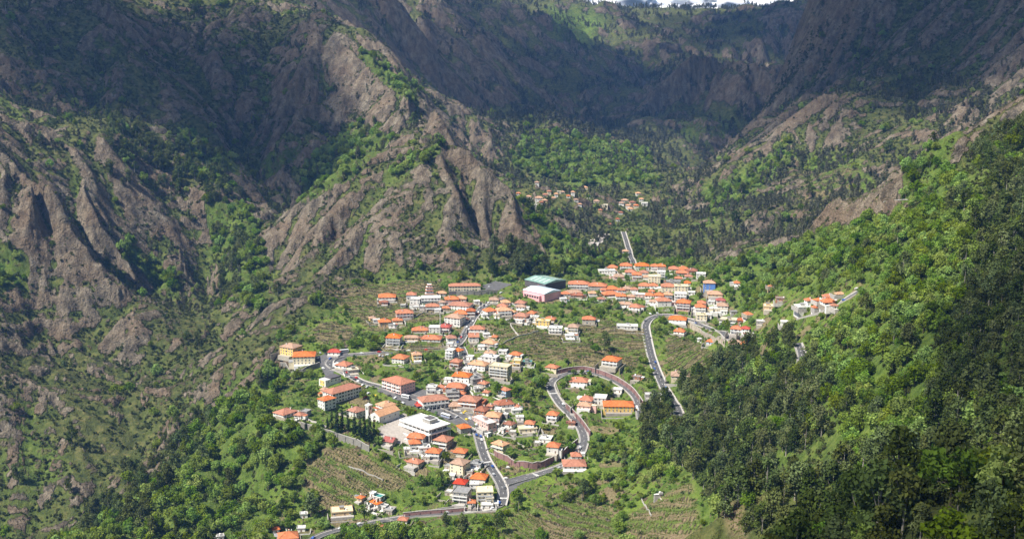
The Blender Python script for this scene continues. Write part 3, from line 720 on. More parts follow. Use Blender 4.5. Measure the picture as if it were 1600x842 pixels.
def house(u, v, wpx, r, yaw, st, roof, wall, name='house', wm=None, dm=None, plain_=False, balcony=None):
    rnd = random.Random(int(u * 31 + v * 17))
    sh = 2.75; hw = st * sh; a = math.radians(yaw)
    flat = roof[0] == 'f'
    p, sc = put(u, v, hw + (0.3 if flat else 1.0))
    r = min(r * 1.18, 1.0); W = wm or 1.11 * wpx / sc / (abs(math.cos(a)) + r * abs(math.sin(a))); D = dm or W * r
    if D > W: W, D, a = D, W, a + math.pi / 2
    if math.cos(a) < 0: a += math.pi
    elif abs(math.cos(a)) < 1e-6: pass
    root = link(name, None, None, (p[0], p[1], p[2]), a)
    rise = min(D * 0.27, 3.0)
    m = MB(); m.box(-W / 2, W / 2, -D / 2, D / 2, -5.0, hw)
    if roof[0] == 'g':
        for s_ in (-1, 1):
            tri = [(s_ * W / 2, -D / 2, hw), (s_ * W / 2, D / 2, hw), (s_ * W / 2, 0, hw + rise)]
            m.quad(tri if s_ > 0 else tri[::-1])
    m.box(-W / 2 - .06, W / 2 + .06, -D / 2 - .06, D / 2 + .06, -4.9, 0.35)                # plinth
    link('wall', m.mesh('wall', [wall]), root)
    if flat:
        m = MB(); m.box(-W / 2 - .35, W / 2 + .35, -D / 2 - .35, D / 2 + .35, hw + .003, hw + .25, 0)
        ro = link('roof', m.mesh('roof', ['f' + roof[1]]), root)
        m = MB()
        for x0, x1, y0, y1 in ((-W / 2 - .35, W / 2 + .35, -D / 2 - .35, -D / 2 - .15), (-W / 2 - .35, W / 2 + .35, D / 2 + .15, D / 2 + .35), (-W / 2 - .35, -W / 2 - .15, -D / 2 - .147, D / 2 + .147), (W / 2 + .15, W / 2 + .35, -D / 2 - .147, D / 2 + .147)):
            m.box(x0, x1, y0, y1, hw + .253, hw + .9)
        link('parapet', m.mesh('parapet', [wall]), ro)
        if not plain_ and rnd.random() < 0.5: link('water_tank', TANK, root, (rnd.uniform(-.3, .3) * W, rnd.uniform(-.25, .25) * D, hw + .25))
        if not plain_ and W > 9 and rnd.random() < 0.6:
            m = MB(); x0 = rnd.uniform(-.3, 0.0) * W; m.box(x0, x0 + 3.4, -1.4, 1.6, hw + .26, hw + 2.5, 0); m.box(x0 - .3, x0 + 3.7, -1.7, 1.9, hw + 2.503, hw + 2.7, 1)
            link('stair_house', m.mesh('stair_house', [wall, 'fg']), root)
    else:
        ro = link('roof', hip_roof(W, D, rise, roof[1], gable=roof[0] == 'g'), root, (0, 0, hw + .002))
        if not plain_ and rnd.random() < 0.55: link('chimney', CHIM, ro, (rnd.uniform(-.28, .28) * W, rnd.choice((-1, 1)) * D * .22, rise * 0.55 + .5))
    openings(root, W, D, st, sh, rnd, sides=(0,) if plain_ else (0, 1, 2), door=not plain_)
    bal = balcony if balcony is not None else (not plain_ and st >= 2 and rnd.random() < 0.55)
    if bal:
        for k in range(1, st):
            m = MB(); zb = k * sh - .12; b0 = -W / 2 + .2; b1 = W / 2 - .2
            m.box(b0, b1, -D / 2 - 1.5, -D / 2 - .003, zb, zb + .15, 0); m.box(b0, b1, -D / 2 - 1.5, -D / 2 - 1.42, zb + .153, zb + 1.05, 1)
            for xx in np.linspace(b0, b1 - .2, max(3, int(W / 4))): m.box(xx, xx + .2, -D / 2 - 1.46, -D / 2 - 1.26, zb - 2.7, zb - .003, 0)
            link('balcony', m.mesh('balcony', ['trim', 'trim' if rnd.random() < .6 else 'metal']), root)
    if not plain_ and rnd.random() < 0.75:
        # paved yard or terrace beside the house
        m = MB(); ww = W * rnd.uniform(.7, 1.1); m.box(-ww / 2, ww / 2, -D / 2 - rnd.uniform(3, 6), -D / 2 - .07, -4.5, .12, 0); m.box(-ww / 2, ww / 2, -D / 2 - 3.0, -D / 2 - 2.8, -.5, .1, 0)
        link('terrace', m.mesh('terrace', [rnd.choice(['kerb', 'kerb', 'stone', 'paving', 'white'])]), root)
        if rnd.random() < 0.5:
            s_ = rnd.choice((-1, 1)); m = MB(); w2 = rnd.uniform(2.6, 4.6); d2 = D * rnd.uniform(.4, .75); x0 = s_ * (W / 2 + .004); x1 = s_ * (W / 2 + w2); h2 = rnd.uniform(2.2, 2.9); y0 = rnd.uniform(-.5, .1) * D
            m.box(min(x0, x1), max(x0, x1), y0, y0 + d2, -4.5, h2, 0); m.box(min(x0, x1) - .2, max(x0, x1) + (.2 if s_ > 0 else -.01), y0 - .2, y0 + d2 + .2, h2 + .003, h2 + .18, 1)
            link('annex', m.mesh('annex', [wall, rnd.choice(['fw', 'fg', 'fw', 'o', 'fc', 'd'])]), root)
    if not plain_ and rnd.random() < 0.8:
        m = MB(); x0, x1 = -W / 2 - rnd.uniform(1.5, 6), W / 2 + rnd.uniform(1.5, 6); yf = -D / 2 - rnd.uniform(6.5, 9); hh = rnd.uniform(.7, 1.3); dz = sample(Z, p[0] + math.sin(a) * -yf, p[1] + math.cos(a) * yf) - p[2]
        m.box(x0, x1, yf, yf + .35, dz - 2.5, dz + hh); m.box(x0, x0 + .35, yf + .353, rnd.uniform(-.3, .4) * D, dz - 3, max(dz, 0) + hh)
        if rnd.random() < .6: m.box(x1 - .35, x1, yf + .353, rnd.uniform(-.3, .4) * D, dz - 3, max(dz, 0) + hh)
        link('yard_wall', m.mesh('yard_wall', [rnd.choice(['kerb', 'kerb', 'rubble', 'white', 'stone'])]), root)
    HOUSES.append((p[0], p[1], 0.5 * math.hypot(W, D), root, dict(u=u, v=v, st=st, roof=roof, wall=wall, W=W)))
    return root
HL = """605 461 25 .7 5 1 ho white|643 458 13 .8 0 2 ho white|649 466 14 .8 0 2 fw white|632 486 26 .6 10 2 ho pink|601 500 19 .7 15 2 ho tan|621 498 15 .6 10 1 ho tan|582 495 11 .8 20 1 hp yellow|616 524 22 .7 -8 3 hb white|
643 525 20 .4 2 1 hp tan|656 513 22 .5 3 1 ho tan|523 547 18 .6 -5 1 hr white|626 556 24 .8 -20 2 ho white|651 551 15 .8 15 2 hp yellow|673 464 28 .5 5 2 fw white|690 456 14 .6 8 1 hp white|
706 465 20 .6 6 2 ho pink|721 464 14 .7 0 1 hp pink|720 474 34 .6 -15 2 ho white|676 476 20 .5 5 2 ho grey|721 487 22 .6 -12 1 ho white|736 483 12 .8 0 2 hd brown|711 493 30 .6 -25 3 hp white|696 508 18 .8 -12 2 hr pink|
659 512 19 .6 2 1 ho grey|679 510 15 .7 0 2 fw white|675 526 28 .6 -6 1 hb white|705 525 15 .9 12 2 ho white|765 483 20 .8 28 2 ho white|787 482 22 .7 12 2 hp white|772 466 13 .7 0 1 hp cream|
790 470 14 .8 10 1 hp white|785 476 16 .6 -12 1 ho brown|813 471 17 .7 -12 1 ho white|814 477 14 .6 -8 1 hp white|815 491 24 .6 -25 2 ho brown|831 487 14 .8 -25 1 hb white|810 499 16 .5 -20 1 fw white|849 500 22 .5 -14 2 fc yellow|
860 496 16 .7 -14 1 ho tan|868 511 20 .6 -6 2 fw white|896 508 17 .8 -12 2 hp cream|740 523 15 1 5 2 go white|746 511 20 .6 0 1 ho white|765 533 24 .6 -28 1 hp grey|716 545 15 .9 -35 2 hb white|
704 546 14 .8 -20 3 fw white|766 549 18 .7 -12 1 hp white|786 547 14 .7 -12 1 fw white|806 551 18 .7 -22 1 hb white|904 441 30 .5 -6 2 ho white|934 444 27 .6 -10 2 ho grey|956 449 16 .7 0 1 ho pink|980 449 11 .8 0 1 hp pink|970 451 12 .7 10 1 ho white|
953 457 25 .6 18 1 ho brown|970 460 14 .8 0 2 ho white|986 461 9 .8 0 1 hp pink|895 455 26 .4 10 1 hp tan|883 457 14 .6 8 1 ho white|902 459 18 .5 -6 1 hd brown|957 416 15 .7 -6 1 ho white|948 422 24 .4 5 1 fw white|978 413 18 .7 -8 2 hb white|
1003 413 20 .6 -4 2 hb white|1023 414 12 .9 -6 2 ho white|1033 414 12 .9 -4 3 ho pink|985 423 16 .7 -6 2 ho white|1006 424 13 .8 -5 2 ho white|995 427 14 .7 -5 2 ho pink|967 430 16 .7 6 1 hp pink|1022 431 18 .8 -6 3 fc cream|1033 424 12 .9 -6 3 fw white|
1053 418 16 .8 -8 1 ho cream|1068 418 12 .9 0 1 ho white|1066 424 18 .7 -8 1 ho brown|1081 421 16 .6 -10 1 hd brown|1076 430 10 .8 0 1 hb white|1095 427 14 .7 -10 2 fw white|1007 444 18 .7 -10 1 ho white|1021 444 11 .9 0 1 ho white|1018 453 8 1 0 1 ho tan|
1044 445 21 .7 -6 2 ho cream|1064 446 20 .6 -5 2 fc cream|1074 440 10 .9 -10 1 hb white|1052 439 20 .5 -5 1 fg grey|1108 440 17 .6 -6 3 hp blue|1015 459 14 .8 -10 1 ho white|1000 459 15 .6 -8 1 fw pink|1030 459 14 .9 -10 2 ho pink|1044 458 13 .8 -8 2 hp grey|
1063 458 18 .6 -8 2 fw white|1036 467 21 .8 6 2 ho white|1068 470 22 .8 -14 3 ho pink|993 477 20 .8 -22 1 ho white|977 473 22 .4 -12 1 hp white|1096 471 13 .8 -10 2 ho white|1094 477 16 .8 -8 3 ho white|1117 457 22 .6 -8 1 hp tan|1126 467 13 .7 -6 1 hr white|
1129 475 17 .8 -10 1 hp white|1118 481 19 .6 -8 1 fw cream|1096 491 15 .7 -5 2 fc cream|1059 496 27 .6 -14 1 hb white|1062 515 18 .7 -22 1 hb white|1110 531 12 .9 -25 1 hb sky|1093 529 6 1 20 1 fw white|920 496 19 .6 -6 2 hb stone|980 508 30 .35 -6 1 fw white|
890 523 13 .6 8 1 fw white|1138 498 27 .6 -18 3 fc grey|1151 511 19 .7 -22 2 hb white|1165 511 13 .9 -18 2 hr white|1150 534 22 .6 -10 2 hp white|1167 535 18 .7 -12 2 ho pink|1151 440 8 1 0 1 ho white|1205 446 9 .7 5 1 ho tan|1203 477 20 .7 -12 1 fc tan|1168 489 14 .8 15 2 ho white|
1160 498 14 .7 -10 1 hd brown|1189 501 14 .6 -10 1 fw grey|1225 502 9 .8 -5 1 fw white|1256 478 24 .7 8 2 fw white|1264 467 12 .8 10 2 ho white|1279 467 11 .8 12 2 ho rose|1293 461 12 .8 0 1 hb pink|1294 469 20 .7 10 2 hb white|1312 457 12 .6 8 1 hp white|1221 465 16 .5 -6 1 fg brown|
446 641 32 .72 52 1 hb white|468 645 14 .9 -20 1 ho white|478 641 14 .8 -25 1 fg grey|508 606 13 .9 45 2 hp tan|538 567 24 .8 -25 1 hb white|551 576 19 .8 20 1 fc grey|557 638 26 .8 -40 2 ho white|603 629 28 .8 45 2 hp white|
722 584 28 .6 -14 2 hb white|713 601 28 .55 -10 2 hb brown|675 603 15 .8 -8 2 fw white|690 602 11 .9 -10 1 hb white|707 611 20 .8 10 2 fg grey|735 621 33 .8 -18 2 ho brown|711 630 18 .8 5 1 hp tan|713 562 18 .8 -22 2 hb brown|782 570 32 .5 -22 4 fc cream|748 566 30 .5 -24 2 hp white|766 556 26 .5 -20 2 fw white|
808 562 13 .9 -12 2 fc yellow|824 564 14 .7 -6 1 ft grey|743 590 20 .9 25 2 fg grey|756 596 16 .8 -30 1 ho grey|789 606 17 .6 -45 2 ho sky|788 627 28 .7 18 1 hd white|808 632 10 .9 -30 1 hb white|806 639 14 .8 10 1 fw white|863 571 20 .6 -26 1 ho cream|771 646 24 .8 -12 2 hp pink|753 637 22 .9 -25 2 hd brown|
757 655 34 .3 -55 2 fw pink|796 659 18 .7 -32 1 hd white|828 658 15 .9 -10 2 ho white|824 667 27 .5 10 1 fc cream|864 644 18 .9 -18 2 ho white|725 664 20 .8 25 2 hb grey|894 657 10 .8 -10 1 hd brown|905 592 28 .6 -12 1 ho white|651 679 26 .6 -12 2 ho white|648 688 17 .9 10 2 hb stone|
610 685 20 .8 -25 1 gr stone|693 683 28 .8 -25 2 ho stone|720 702 20 .8 -15 1 hb stone|663 697 18 .7 12 2 fw white|678 702 22 .7 -12 2 hb white|649 718 24 .6 -30 1 hb stone|719 719 28 .9 -28 3 hp cream|749 742 24 .8 -12 1 hb white|720 750 20 .9 -15 2 hr grey|722 765 26 .8 -15 3 fg grey|
757 764 24 .8 5 3 fc cream|737 781 10 .9 0 1 hb white|761 785 16 .8 0 1 fw white|745 722 18 .6 -20 1 fg metal|587 782 18 .5 -35 1 hb white|564 774 11 .8 -30 1 hb tan|592 774 16 .7 -30 1 ft white|534 795 32 .6 12 1 fc tan|609 794 17 .9 -20 1 fg stone|
450 834 30 .7 14 1 ho white|630 808 14 .7 -10 1 hb white|592 820 11 .8 0 1 hb white|782 690 25 .6 -38 2 hp cream|853 683 20 .8 -14 1 fw white|865 693 20 .9 -14 2 hb white|897 721 32 .7 2 1 hb white|900 708 14 .9 2 1 hb white|
956 559 29 .8 -24 2 hb white|917 621 22 .8 -20 1 hb white|914 630 22 .6 -18 1 hp pink|938 619 20 .9 -12 2 fw white|966 629 42 .5 -2 2 hb yellow|995 587 14 .6 -25 1 fg brown|1021 615 24 .4 -3 1 fw grey|965 607 14 .6 -12 1 fw white|1063 583 28 .7 -10 1 hp cream|
455 539 30 .7 -30 3 hp yellow|476 552 32 .7 6 3 hb cream|1032 770 5 1 10 1 fw grey|
655 471 9 .8 5 1 fg grey|661 478 10 .7 -5 1 fw grey|690 470 10 .8 5 1 hp white|684 483 9 .8 0 1 fw white|697 479 11 .7 8 1 ho tan|702 501 10 .7 -10 1 fw white|728 497 10 .8 -15 1 hd white|745 470 9 .8 10 1 fw white|757 491 10 .7 20 1 fw white|776 491 9 .8 5 1 fw cream|800 485 11 .7 -10 1 hp white|823 498 10 .7 -20 1 fw white|838 494 9 .8 -15 1 fw white|
703 536 10 .7 -8 1 fw white|760 521 10 .8 10 1 fw white|773 524 9 .8 -12 1 ho tan|752 540 9 .9 0 1 fw white|735 556 11 .7 -20 1 fw white|776 559 10 .6 -20 1 hp white|795 556 10 .8 -20 1 fw white|730 575 12 .7 -12 1 fw white|700 591 11 .7 -10 1 fw white|729 601 11 .8 -15 1 fw white|745 606 10 .8 20 1 fg white|760 610 11 .8 -20 1 ho white|
721 612 12 .7 -15 1 hb white|745 641 10 .8 -30 1 fw white|766 631 11 .8 -20 1 ho pink|778 638 10 .8 -10 1 fw white|790 646 10 .8 -20 1 fw grey|812 650 11 .7 5 1 fw white|785 669 10 .8 -30 1 fw white|801 673 10 .7 -10 1 fw stone|762 676 9 .8 -40 1 fw white|840 690 10 .8 -10 1 fw stone|637 700 11 .7 10 1 fw white|668 712 11 .8 -15 1 fw stone|690 701 10 .8 -20 1 fg white|
701 726 12 .7 -25 1 fg stone|706 741 10 .9 -10 1 fw white|735 735 11 .8 -20 1 fg stone|741 754 12 .8 0 2 fw white|765 776 11 .8 5 2 fw cream|702 766 11 .8 -20 1 fw stone|576 787 10 .7 -30 1 fw white|601 789 10 .8 -25 1 fg white|583 769 9 .8 -30 1 fw white|475 801 11 .7 10 1 fw white|471 823 11 .7 5 1 fw white|345 836 10 .8 20 1 fg white|431 823 11 .8 20 1 hb white|
1085 481 10 .8 -10 1 fw white|1106 491 11 .7 -10 1 fw white|1131 485 10 .8 -8 1 fw white|1146 486 9 .8 5 1 fg grey|1172 521 10 .7 -12 1 fw white|1111 470 10 .8 -8 1 fw white|1080 456 11 .7 -8 1 fw white|1049 471 10 .8 0 1 fw pink|1020 469 10 .8 -8 1 hp white|1010 431 11 .7 -5 1 hp white|1045 429 10 .8 -6 1 fw white|1060 433 11 .7 -8 1 ho white|991 450 10 .8 0 1 ho white|
944 451 11 .7 8 1 ho white|926 456 12 .6 5 1 hp white|939 465 11 .8 12 1 ho white|880 466 10 .7 10 1 fw white|601 470 10 .7 5 1 hd brown|588 499 10 .6 12 1 fw white|612 506 10 .7 12 1 fw white|650 478 10 .7 0 1 fw white|631 476 10 .6 8 1 fw grey|1275 478 11 .7 8 1 hb white|1303 475 9 .8 10 1 ho white"""
HAM = """842 308 14 .6 0|839 320 14 .5 -5|826 306 10 .7 0|824 314 8 .8 0|851 312 10 .7 0|858 298 8 .8 5|873 299 7 .8 0|880 292 6 1 0|879 299 8 .8 0|865 308 7 .8 0|900 311 9 .7 10|913 292 12 .6 0|839 284 8 .8 0|932 313 12 .7 -8|945 320 12 .7 -5|976 312 14 .6 5|988 315 12 .7 5|971 316 9 .8 0|997 301 10 .7 10|1007 317 12 .6 0|985 325 10 .8 0|970 331 8 .8 0|953 349 7 .9 0|977 391 12 .6 0|810 301 8 .8 0|852 303 9 .7 0|846 315 9 .7 8|994 320 9 .7 0|981 320 8 .8 0|965 341 7 .8 0|920 303 7 .8 0|888 305 7 .8 0|938 327 7 .8 0|1002 310 8 .7 0|869 302 7 .8 0|906 318 7 .8 0|895 299 7 .8 0|830 311 8 .7 0"""
for line in HL.replace('\n', '').split('|'):
    t = line.split(); house(*[float(x) for x in t[:5]], int(t[5]), t[6], t[7])
NV = len(HOUSES)
rh = random.Random(5)
for line in HAM.split('|'):
    t = [float(x) for x in line.split()]
    t[2] *= .72; house(*t, rh.choice((1, 1, 2)), rh.choice(('ho', 'hp', 'hp', 'hd', 'hp', 'fw')), rh.choice(('white', 'cream', 'white', 'tan')), plain_=True)

# ------------------------------------------------------------------ church, school, halls, mast: built one by one
def shell_box(W, D, hw, gable_rise=0, mat='white', base=-5.0):
    m = MB(); m.box(-W / 2, W / 2, -D / 2, D / 2, base, hw)
    if gable_rise:
        for s_ in (-1, 1):
            tri = [(s_ * W / 2, -D / 2, hw), (s_ * W / 2, D / 2, hw), (s_ * W / 2, 0, hw + gable_rise)]
            m.quad(tri if s_ > 0 else tri[::-1])
    return m.mesh('wall', [mat])
def reg(root, p, W, D, u, v): HOUSES.append((p[0], p[1], 0.5 * math.hypot(W, D), root, dict(u=u, v=v)))
# church: nave with its gable front to the lower-left, bell tower on the far corner of the front
p, sc = put(601, 641, 8.5); a = math.radians(52); W, D = 25, 13
church = link('church', None, None, p, a); reg(church, p, W, D, 601, 641)
tag(church, 'white church with orange gable roof and slim bell tower beside the cypresses', 'church')
link('wall', shell_box(W, D, 7.2, 3.6), church)
link('roof', hip_roof(W, D, 3.6, 'p', gable=True, ov=.45), church, (0, 0, 7.2))
m = MB()
for y in (-D / 2 - .05, D / 2 - .45): m.box(-W / 2 - .08, -W / 2 + .5, y, y + .5, -1, 7.0)
m.box(-W / 2 - .1, -W / 2 + .02, -D / 2, D / 2, -1, .8)
link('corner_stone', m.mesh('corner_stone', ['fd']), church)
m = MB(); m.box(-W / 2 - .12, -W / 2 - .02, -1.3, 1.3, 0, 3.4, 0); m.box(-W / 2 - .16, -W / 2 - .05, -1.0, 1.0, 0, 3.1, 1); link('door', m.mesh('door', ['fd', 'wood']), church)
for t in (-7, 0, 7): link('window', WIN, church, (t, -D / 2, 3.6))
link('window', WIN_BIG, church, (-W / 2, 0, 5.2), -math.pi / 2)
m = MB(); tx, ty = -W / 2 + 1.8, D / 2 + 2.3
m.box(tx - 2.3, tx + 2.3, ty - 2.29, ty + 2.3, -5, 14.5, 0)
for dx, dy in ((-1, 0), (0, -1), (0, 1), (1, 0)):
    cx_, cy_ = tx + dx * 2.3, ty + dy * 2.3
    m.box(cx_ - (.06 if dx else .7), cx_ + (.06 if dx else .7), cy_ - (.06 if dy else .7), cy_ + (.06 if dy else .7), 10.6, 13.2, 1)
for dx in (-1, 1):
    for dy in (-1, 1): m.box(tx + dx * 2.15 - .22, tx + dx * 2.15 + .22, ty + dy * 2.15 - .22, ty + dy * 2.15 + .22, 0, 14.45, 2)
m.box(tx - 2.6, tx + 2.6, ty - 2.6, ty + 2.6, 14.503, 14.95, 0)
tw = link('bell_tower', m.mesh('bell_tower', ['white', 'glass', 'fd']), church)
m = MB()
for q in (((-2.4, -2.4), (2.4, -2.4)), ((2.4, -2.4), (2.4, 2.4)), ((2.4, 2.4), (-2.4, 2.4)), ((-2.4, 2.4), (-2.4, -2.4))):
    m.quad([(tx + q[0][0], ty + q[0][1], 14.96), (tx + q[1][0], ty + q[1][1], 14.96), (tx, ty, 16.6)])
m.cyl((tx, ty, 16.4), (tx, ty, 18), .08, .08, 5)
link('spire', m.mesh('spire', ['white']), tw)
# school: two wings
def wing(u, v, W, D, yaw, st, roof, wall, root=None, name='school_building'):
    p, sc = put(u, v, st * 3.2 + 1.2)
    a = math.radians(yaw)
    if root is None: root = link(name, None, None, p, a); off = (0, 0, 0)
    else:
        q = Matrix.Rotation(-root.rotation_euler[2], 3, 'Z') @ (Vector(p) - Vector(root.location)); off = tuple(q)
    reg(root, p, W, D, u, v)
    hw = st * 3.2
    w_ = link('wall', shell_box(W, D, hw, 0, wall, -6), root, off)
    link('roof', hip_roof(W, D, min(D * .23, 3.2), roof), root, (off[0], off[1], off[2] + hw))
    for sd, L in ((0, W), (1, D), (2, D)):
        n = max(2, int(L / 3.3))
        for k in range(st):
            for i in range(n):
                t = (i + .5) / n * L - L / 2; z_ = k * 3.2 + 1.0
                loc, rz = ((t, -D / 2, z_), 0) if sd == 0 else ((W / 2, t, z_), math.pi / 2) if sd == 1 else ((-W / 2, t, z_), -math.pi / 2)
                link('window', WIN_BIG if (sd == 0 and i % 3 != 1) else WIN, w_, loc, rz)
    m = MB(); m.box(-W / 2 - .1, W / 2 + .1, -D / 2 - .1, D / 2 + .1, -5.9, .3); link('plinth', m.mesh('plinth', ['fd']), root, off)
    return root
sch = wing(535, 605, 34, 15, 47, 3, 'b', 'white'); tag(sch, 'large white school with bright orange hip roofs above the cypress terrace', 'school')
wing(511, 620, 13, 10, 47, 3, 'b', 'white', sch)
o = wing(623, 592, 27, 18, -44, 3, 'b', 'pink', name='apartment_building'); tag(o, 'big pink three-storey block with orange hip roof uphill of the church', 'apartment block')
m = MB()
for k in (1, 2):
    for x in (-10, -3.4, 3.4, 10): m.box(x - 2.4, x + 2.4, -10.4, -9.003, k * 3.2 - .15, k * 3.2, 0); m.box(x - 2.4, x + 2.4, -10.4, -10.3, k * 3.2, k * 3.2 + 1, 0)
    for y in (-5, 4): m.box(-15.0, -13.503, y - 2.2, y + 2.2, k * 3.2 - .15, k * 3.2, 0); m.box(-15.0, -14.9, y - 2.2, y + 2.2, k * 3.2, k * 3.2 + 1, 0)
link('balcony', m.mesh('balcony', ['trim']), o)
o = wing(677, 620, 25, 16, 22, 2, 'o', 'white', name='restaurant'); tag(o, 'large restaurant under a wide orange roof on the street above the flat hall', 'restaurant')
m = MB(); m.box(-12.4, 12.4, -10.2, -8.003, 3.0, 3.2, 0); m.box(-12.4, 12.4, -10.2, -10.05, 3.2, 4.2, 0)
for x in np.linspace(-12, 12, 7): m.box(x - .15, x + .15, -10.1, -9.8, -3, 2.997, 0)
link('balcony', m.mesh('balcony', ['trim', 'r']), o)
m = MB(); m.box(-18, -12.6, -7, 2, 2.6, 2.8, 0)
for x in (-17.8, -13): 
    for y in (-6.8, 1.6): m.box(x - .1, x + .1, y - .1, y + .1, -3, 2.597, 1)
link('awning', m.mesh('awning', ['r', 'metal']), o)
o = wing(726, 444, 37, 10, 4, 2, 'o', 'cream', name='long_building'); tag(o, 'long cream two-storey building with orange roof at the foot of the cliff', 'building')
# white house with yellow panel behind the school
p, sc = put(516, 590, 6.5); a = math.radians(47); o = link('house', None, None, p, a); reg(o, p, 20, 11, 516, 590)
tag(o, 'white flat-roofed house with yellow end wall behind the school', 'house')
link('wall', shell_box(19, 10, 6.4), o); m = MB(); m.box(-9.62, -9.503, -3.6, 3.6, .8, 5.9); link('yellow_panel', m.mesh('yellow_panel', ['yellow']), o)
m = MB(); m.box(-3, 9.6, -5.1, 5.1, 6.403, 7.6, 0); m.box(-9.5, -3.003, -5, 5, 6.403, 6.6, 1); link('roof', m.mesh('roof', ['fd', 'fw']), o)
for t in (-6, -2, 3, 7): link('window', WIN, o, (t, -5, 3.9))
for t in (-2, 2): link('window', WIN, o, (-9.62, t, 3.4), -math.pi / 2)
# flat-roofed white hall
p, sc = put(664, 659, 8.0); a = math.radians(-45); o = link('market_hall', None, None, p, a); reg(o, p, 42, 26, 664, 659)
tag(o, 'wide white flat-roofed hall with dark window bands in the middle of the village', 'hall')
W, D = 40, 25
m = MB(); m.box(-W / 2 + 2.5, W / 2 - 2.5, -D / 2 + 2.5, D / 2 - 2.5, -6, 7.4); link('wall', m.mesh('wall', ['grey']), o)
m = MB(); m.box(-W / 2, W / 2, -D / 2, D / 2, 7.403, 8.0, 0)
for x0, x1, y0, y1 in ((-W / 2, W / 2, -D / 2, -D / 2 + .5), (-W / 2, W / 2, D / 2 - .5, D / 2), (-W / 2, -W / 2 + .5, -D / 2 + .503, D / 2 - .503), (W / 2 - .5, W / 2, -D / 2 + .503, D / 2 - .503)): m.box(x0, x1, y0, y1, 8.003, 8.7, 1)
link('roof', m.mesh('roof', ['fw', 'trim']), o)
m = MB(); m.box(-W / 2 - .5, W / 2 + .5, -D / 2 - .5, D / 2 + .5, 3.3, 4.3); link('floor_band', m.mesh('floor_band', ['trim']), o)
m = MB()
for x in np.linspace(-W / 2 + .4, W / 2 - .4, 8):
    for y in (-D / 2 + .2, D / 2 - .6): m.box(x - .2, x + .2, y, y + .4, -5, 7.4)
for y in np.linspace(-D / 2 + 3, D / 2 - 3, 4):
    for x in (-W / 2 + .2, W / 2 - .6): m.box(x, x + .4, y - .2, y + .2, -5, 7.4)
link('column', m.mesh('column', ['trim']), o)
for z0 in (.9, 4.9):
    for x in np.arange(-15.5, 16, 4.4): link('window', WIN_BIG, o, (x, -D / 2 + 2.5, z0))
    for y in np.arange(-8, 9, 4.2): link('window', WIN_BIG, o, (W / 2 - 2.5, y, z0), math.pi / 2); link('window', WIN_BIG, o, (-W / 2 + 2.5, y, z0), -math.pi / 2)
m = MB(); m.box(-2, 8, -1, 8, 8.003, 11.4, 0); m.box(-2.5, 8.5, -1.5, 8.5, 11.403, 11.9, 1); link('roof_box', m.mesh('roof_box', ['grey', 'trim']), o)
m = MB(); m.box(-1.6, 7.6, -.6, 7.6, 11.903, 12.0); link('roof_panel', m.mesh('roof_panel', ['fd']), o)
m = MB(); m.box(-W / 2 - 6, W / 2 - 4, -D / 2 - 7, -D / 2 - 6.6, -5, 1.2); link('forecourt_wall', m.mesh('forecourt_wall', ['trim']), o)
# sports halls
def shed(u, v, W, D, yaw, hw, roofm, strips, wallm, lab, frontm=None):
    p, sc = put(u, v, hw + 1.5); o = link('sports_hall', None, None, p, math.radians(yaw)); reg(o, p, W, D, u, v); tag(o, lab, 'hall')
    link('wall', shell_box(W, D, hw, 2.2, wallm), o)
    m = MB(); a_, c_ = W / 2 + .6, D / 2 + .6
    for s_ in (-1, 1):
        m.quad([(-a_ * 1, s_ * c_, hw), (a_, s_ * c_, hw), (a_, 0, hw + 2.6), (-a_, 0, hw + 2.6)][::(-s_)])
        m.quad([(-a_, s_ * c_, hw - .5), (a_, s_ * c_, hw - .5), (a_, s_ * c_, hw), (-a_, s_ * c_, hw)][::(-s_)])
    for s_ in (-1, 1): m.quad([(s_ * a_, -c_, hw - .5), (s_ * a_, c_, hw - .5), (s_ * a_, c_, hw), (s_ * a_, 0, hw + 2.6), (s_ * a_, -c_, hw)][::s_])
    ro = link('roof', m.mesh('roof', [roofm]), o)
    n = int(W / 1.9)
    m = MB()
    for i in range(n):
        x = -a_ + (i + .5) * 2 * a_ / n
        for s_ in (-1, 1):
            k0, k1 = (0.0, hw + 2.6), (s_ * c_, hw)
            m.cyl((x, k0[0], k0[1] + .03), (x, k1[0], k1[1] + .03), .09, .09, 4)
    link('seam', m.mesh('seam', [roofm]), ro)
    for x in strips:
        m = MB()
        for s_ in (-1, 1):
            f0, f1 = .15, .82; z0, z1 = hw + 2.6 * (1 - f0) + .12, hw + 2.6 * (1 - f1) + .12
            m.quad([(x - .8, s_ * c_ * f1, z1), (x + .8, s_ * c_ * f1, z1), (x + .8, s_ * c_ * f0, z0), (x - .8, s_ * c_ * f0, z0)][::(-s_)])
        link('skylight', m.mesh('skylight', ['pale']), ro)
    return o, p
shed(852, 435, 36, 34, -48, 8, 'green', (-11, -4, 4, 11), 'fd', 'big hall with green metal roof and pale skylight strips')
o, p = shed(847, 451, 34, 28, -45, 7, 'pool', (), 'rose', 'pink hall with pale blue-white roof in front of the green one')
m = MB(); m.box(-17.6, -17.003, -13, 13, -4, 8.2, 0); m.box(-20, -17.603, -12, -2, -4, 4.6, 0); m.box(-14, 12, -17.5, -14.003, -4, 4.2, 0); link('annex', m.mesh('annex', ['rose']), o)
m = MB()
for x in np.arange(-12, 12, 4): m.box(x, x + 2.6, -17.62, -17.52, 1, 3.2)
for y in (-10, -6): m.box(-20.1, -20.01, y, y + 2, 1, 3.2)
link('window_band', m.mesh('window_band', ['glass']), o)
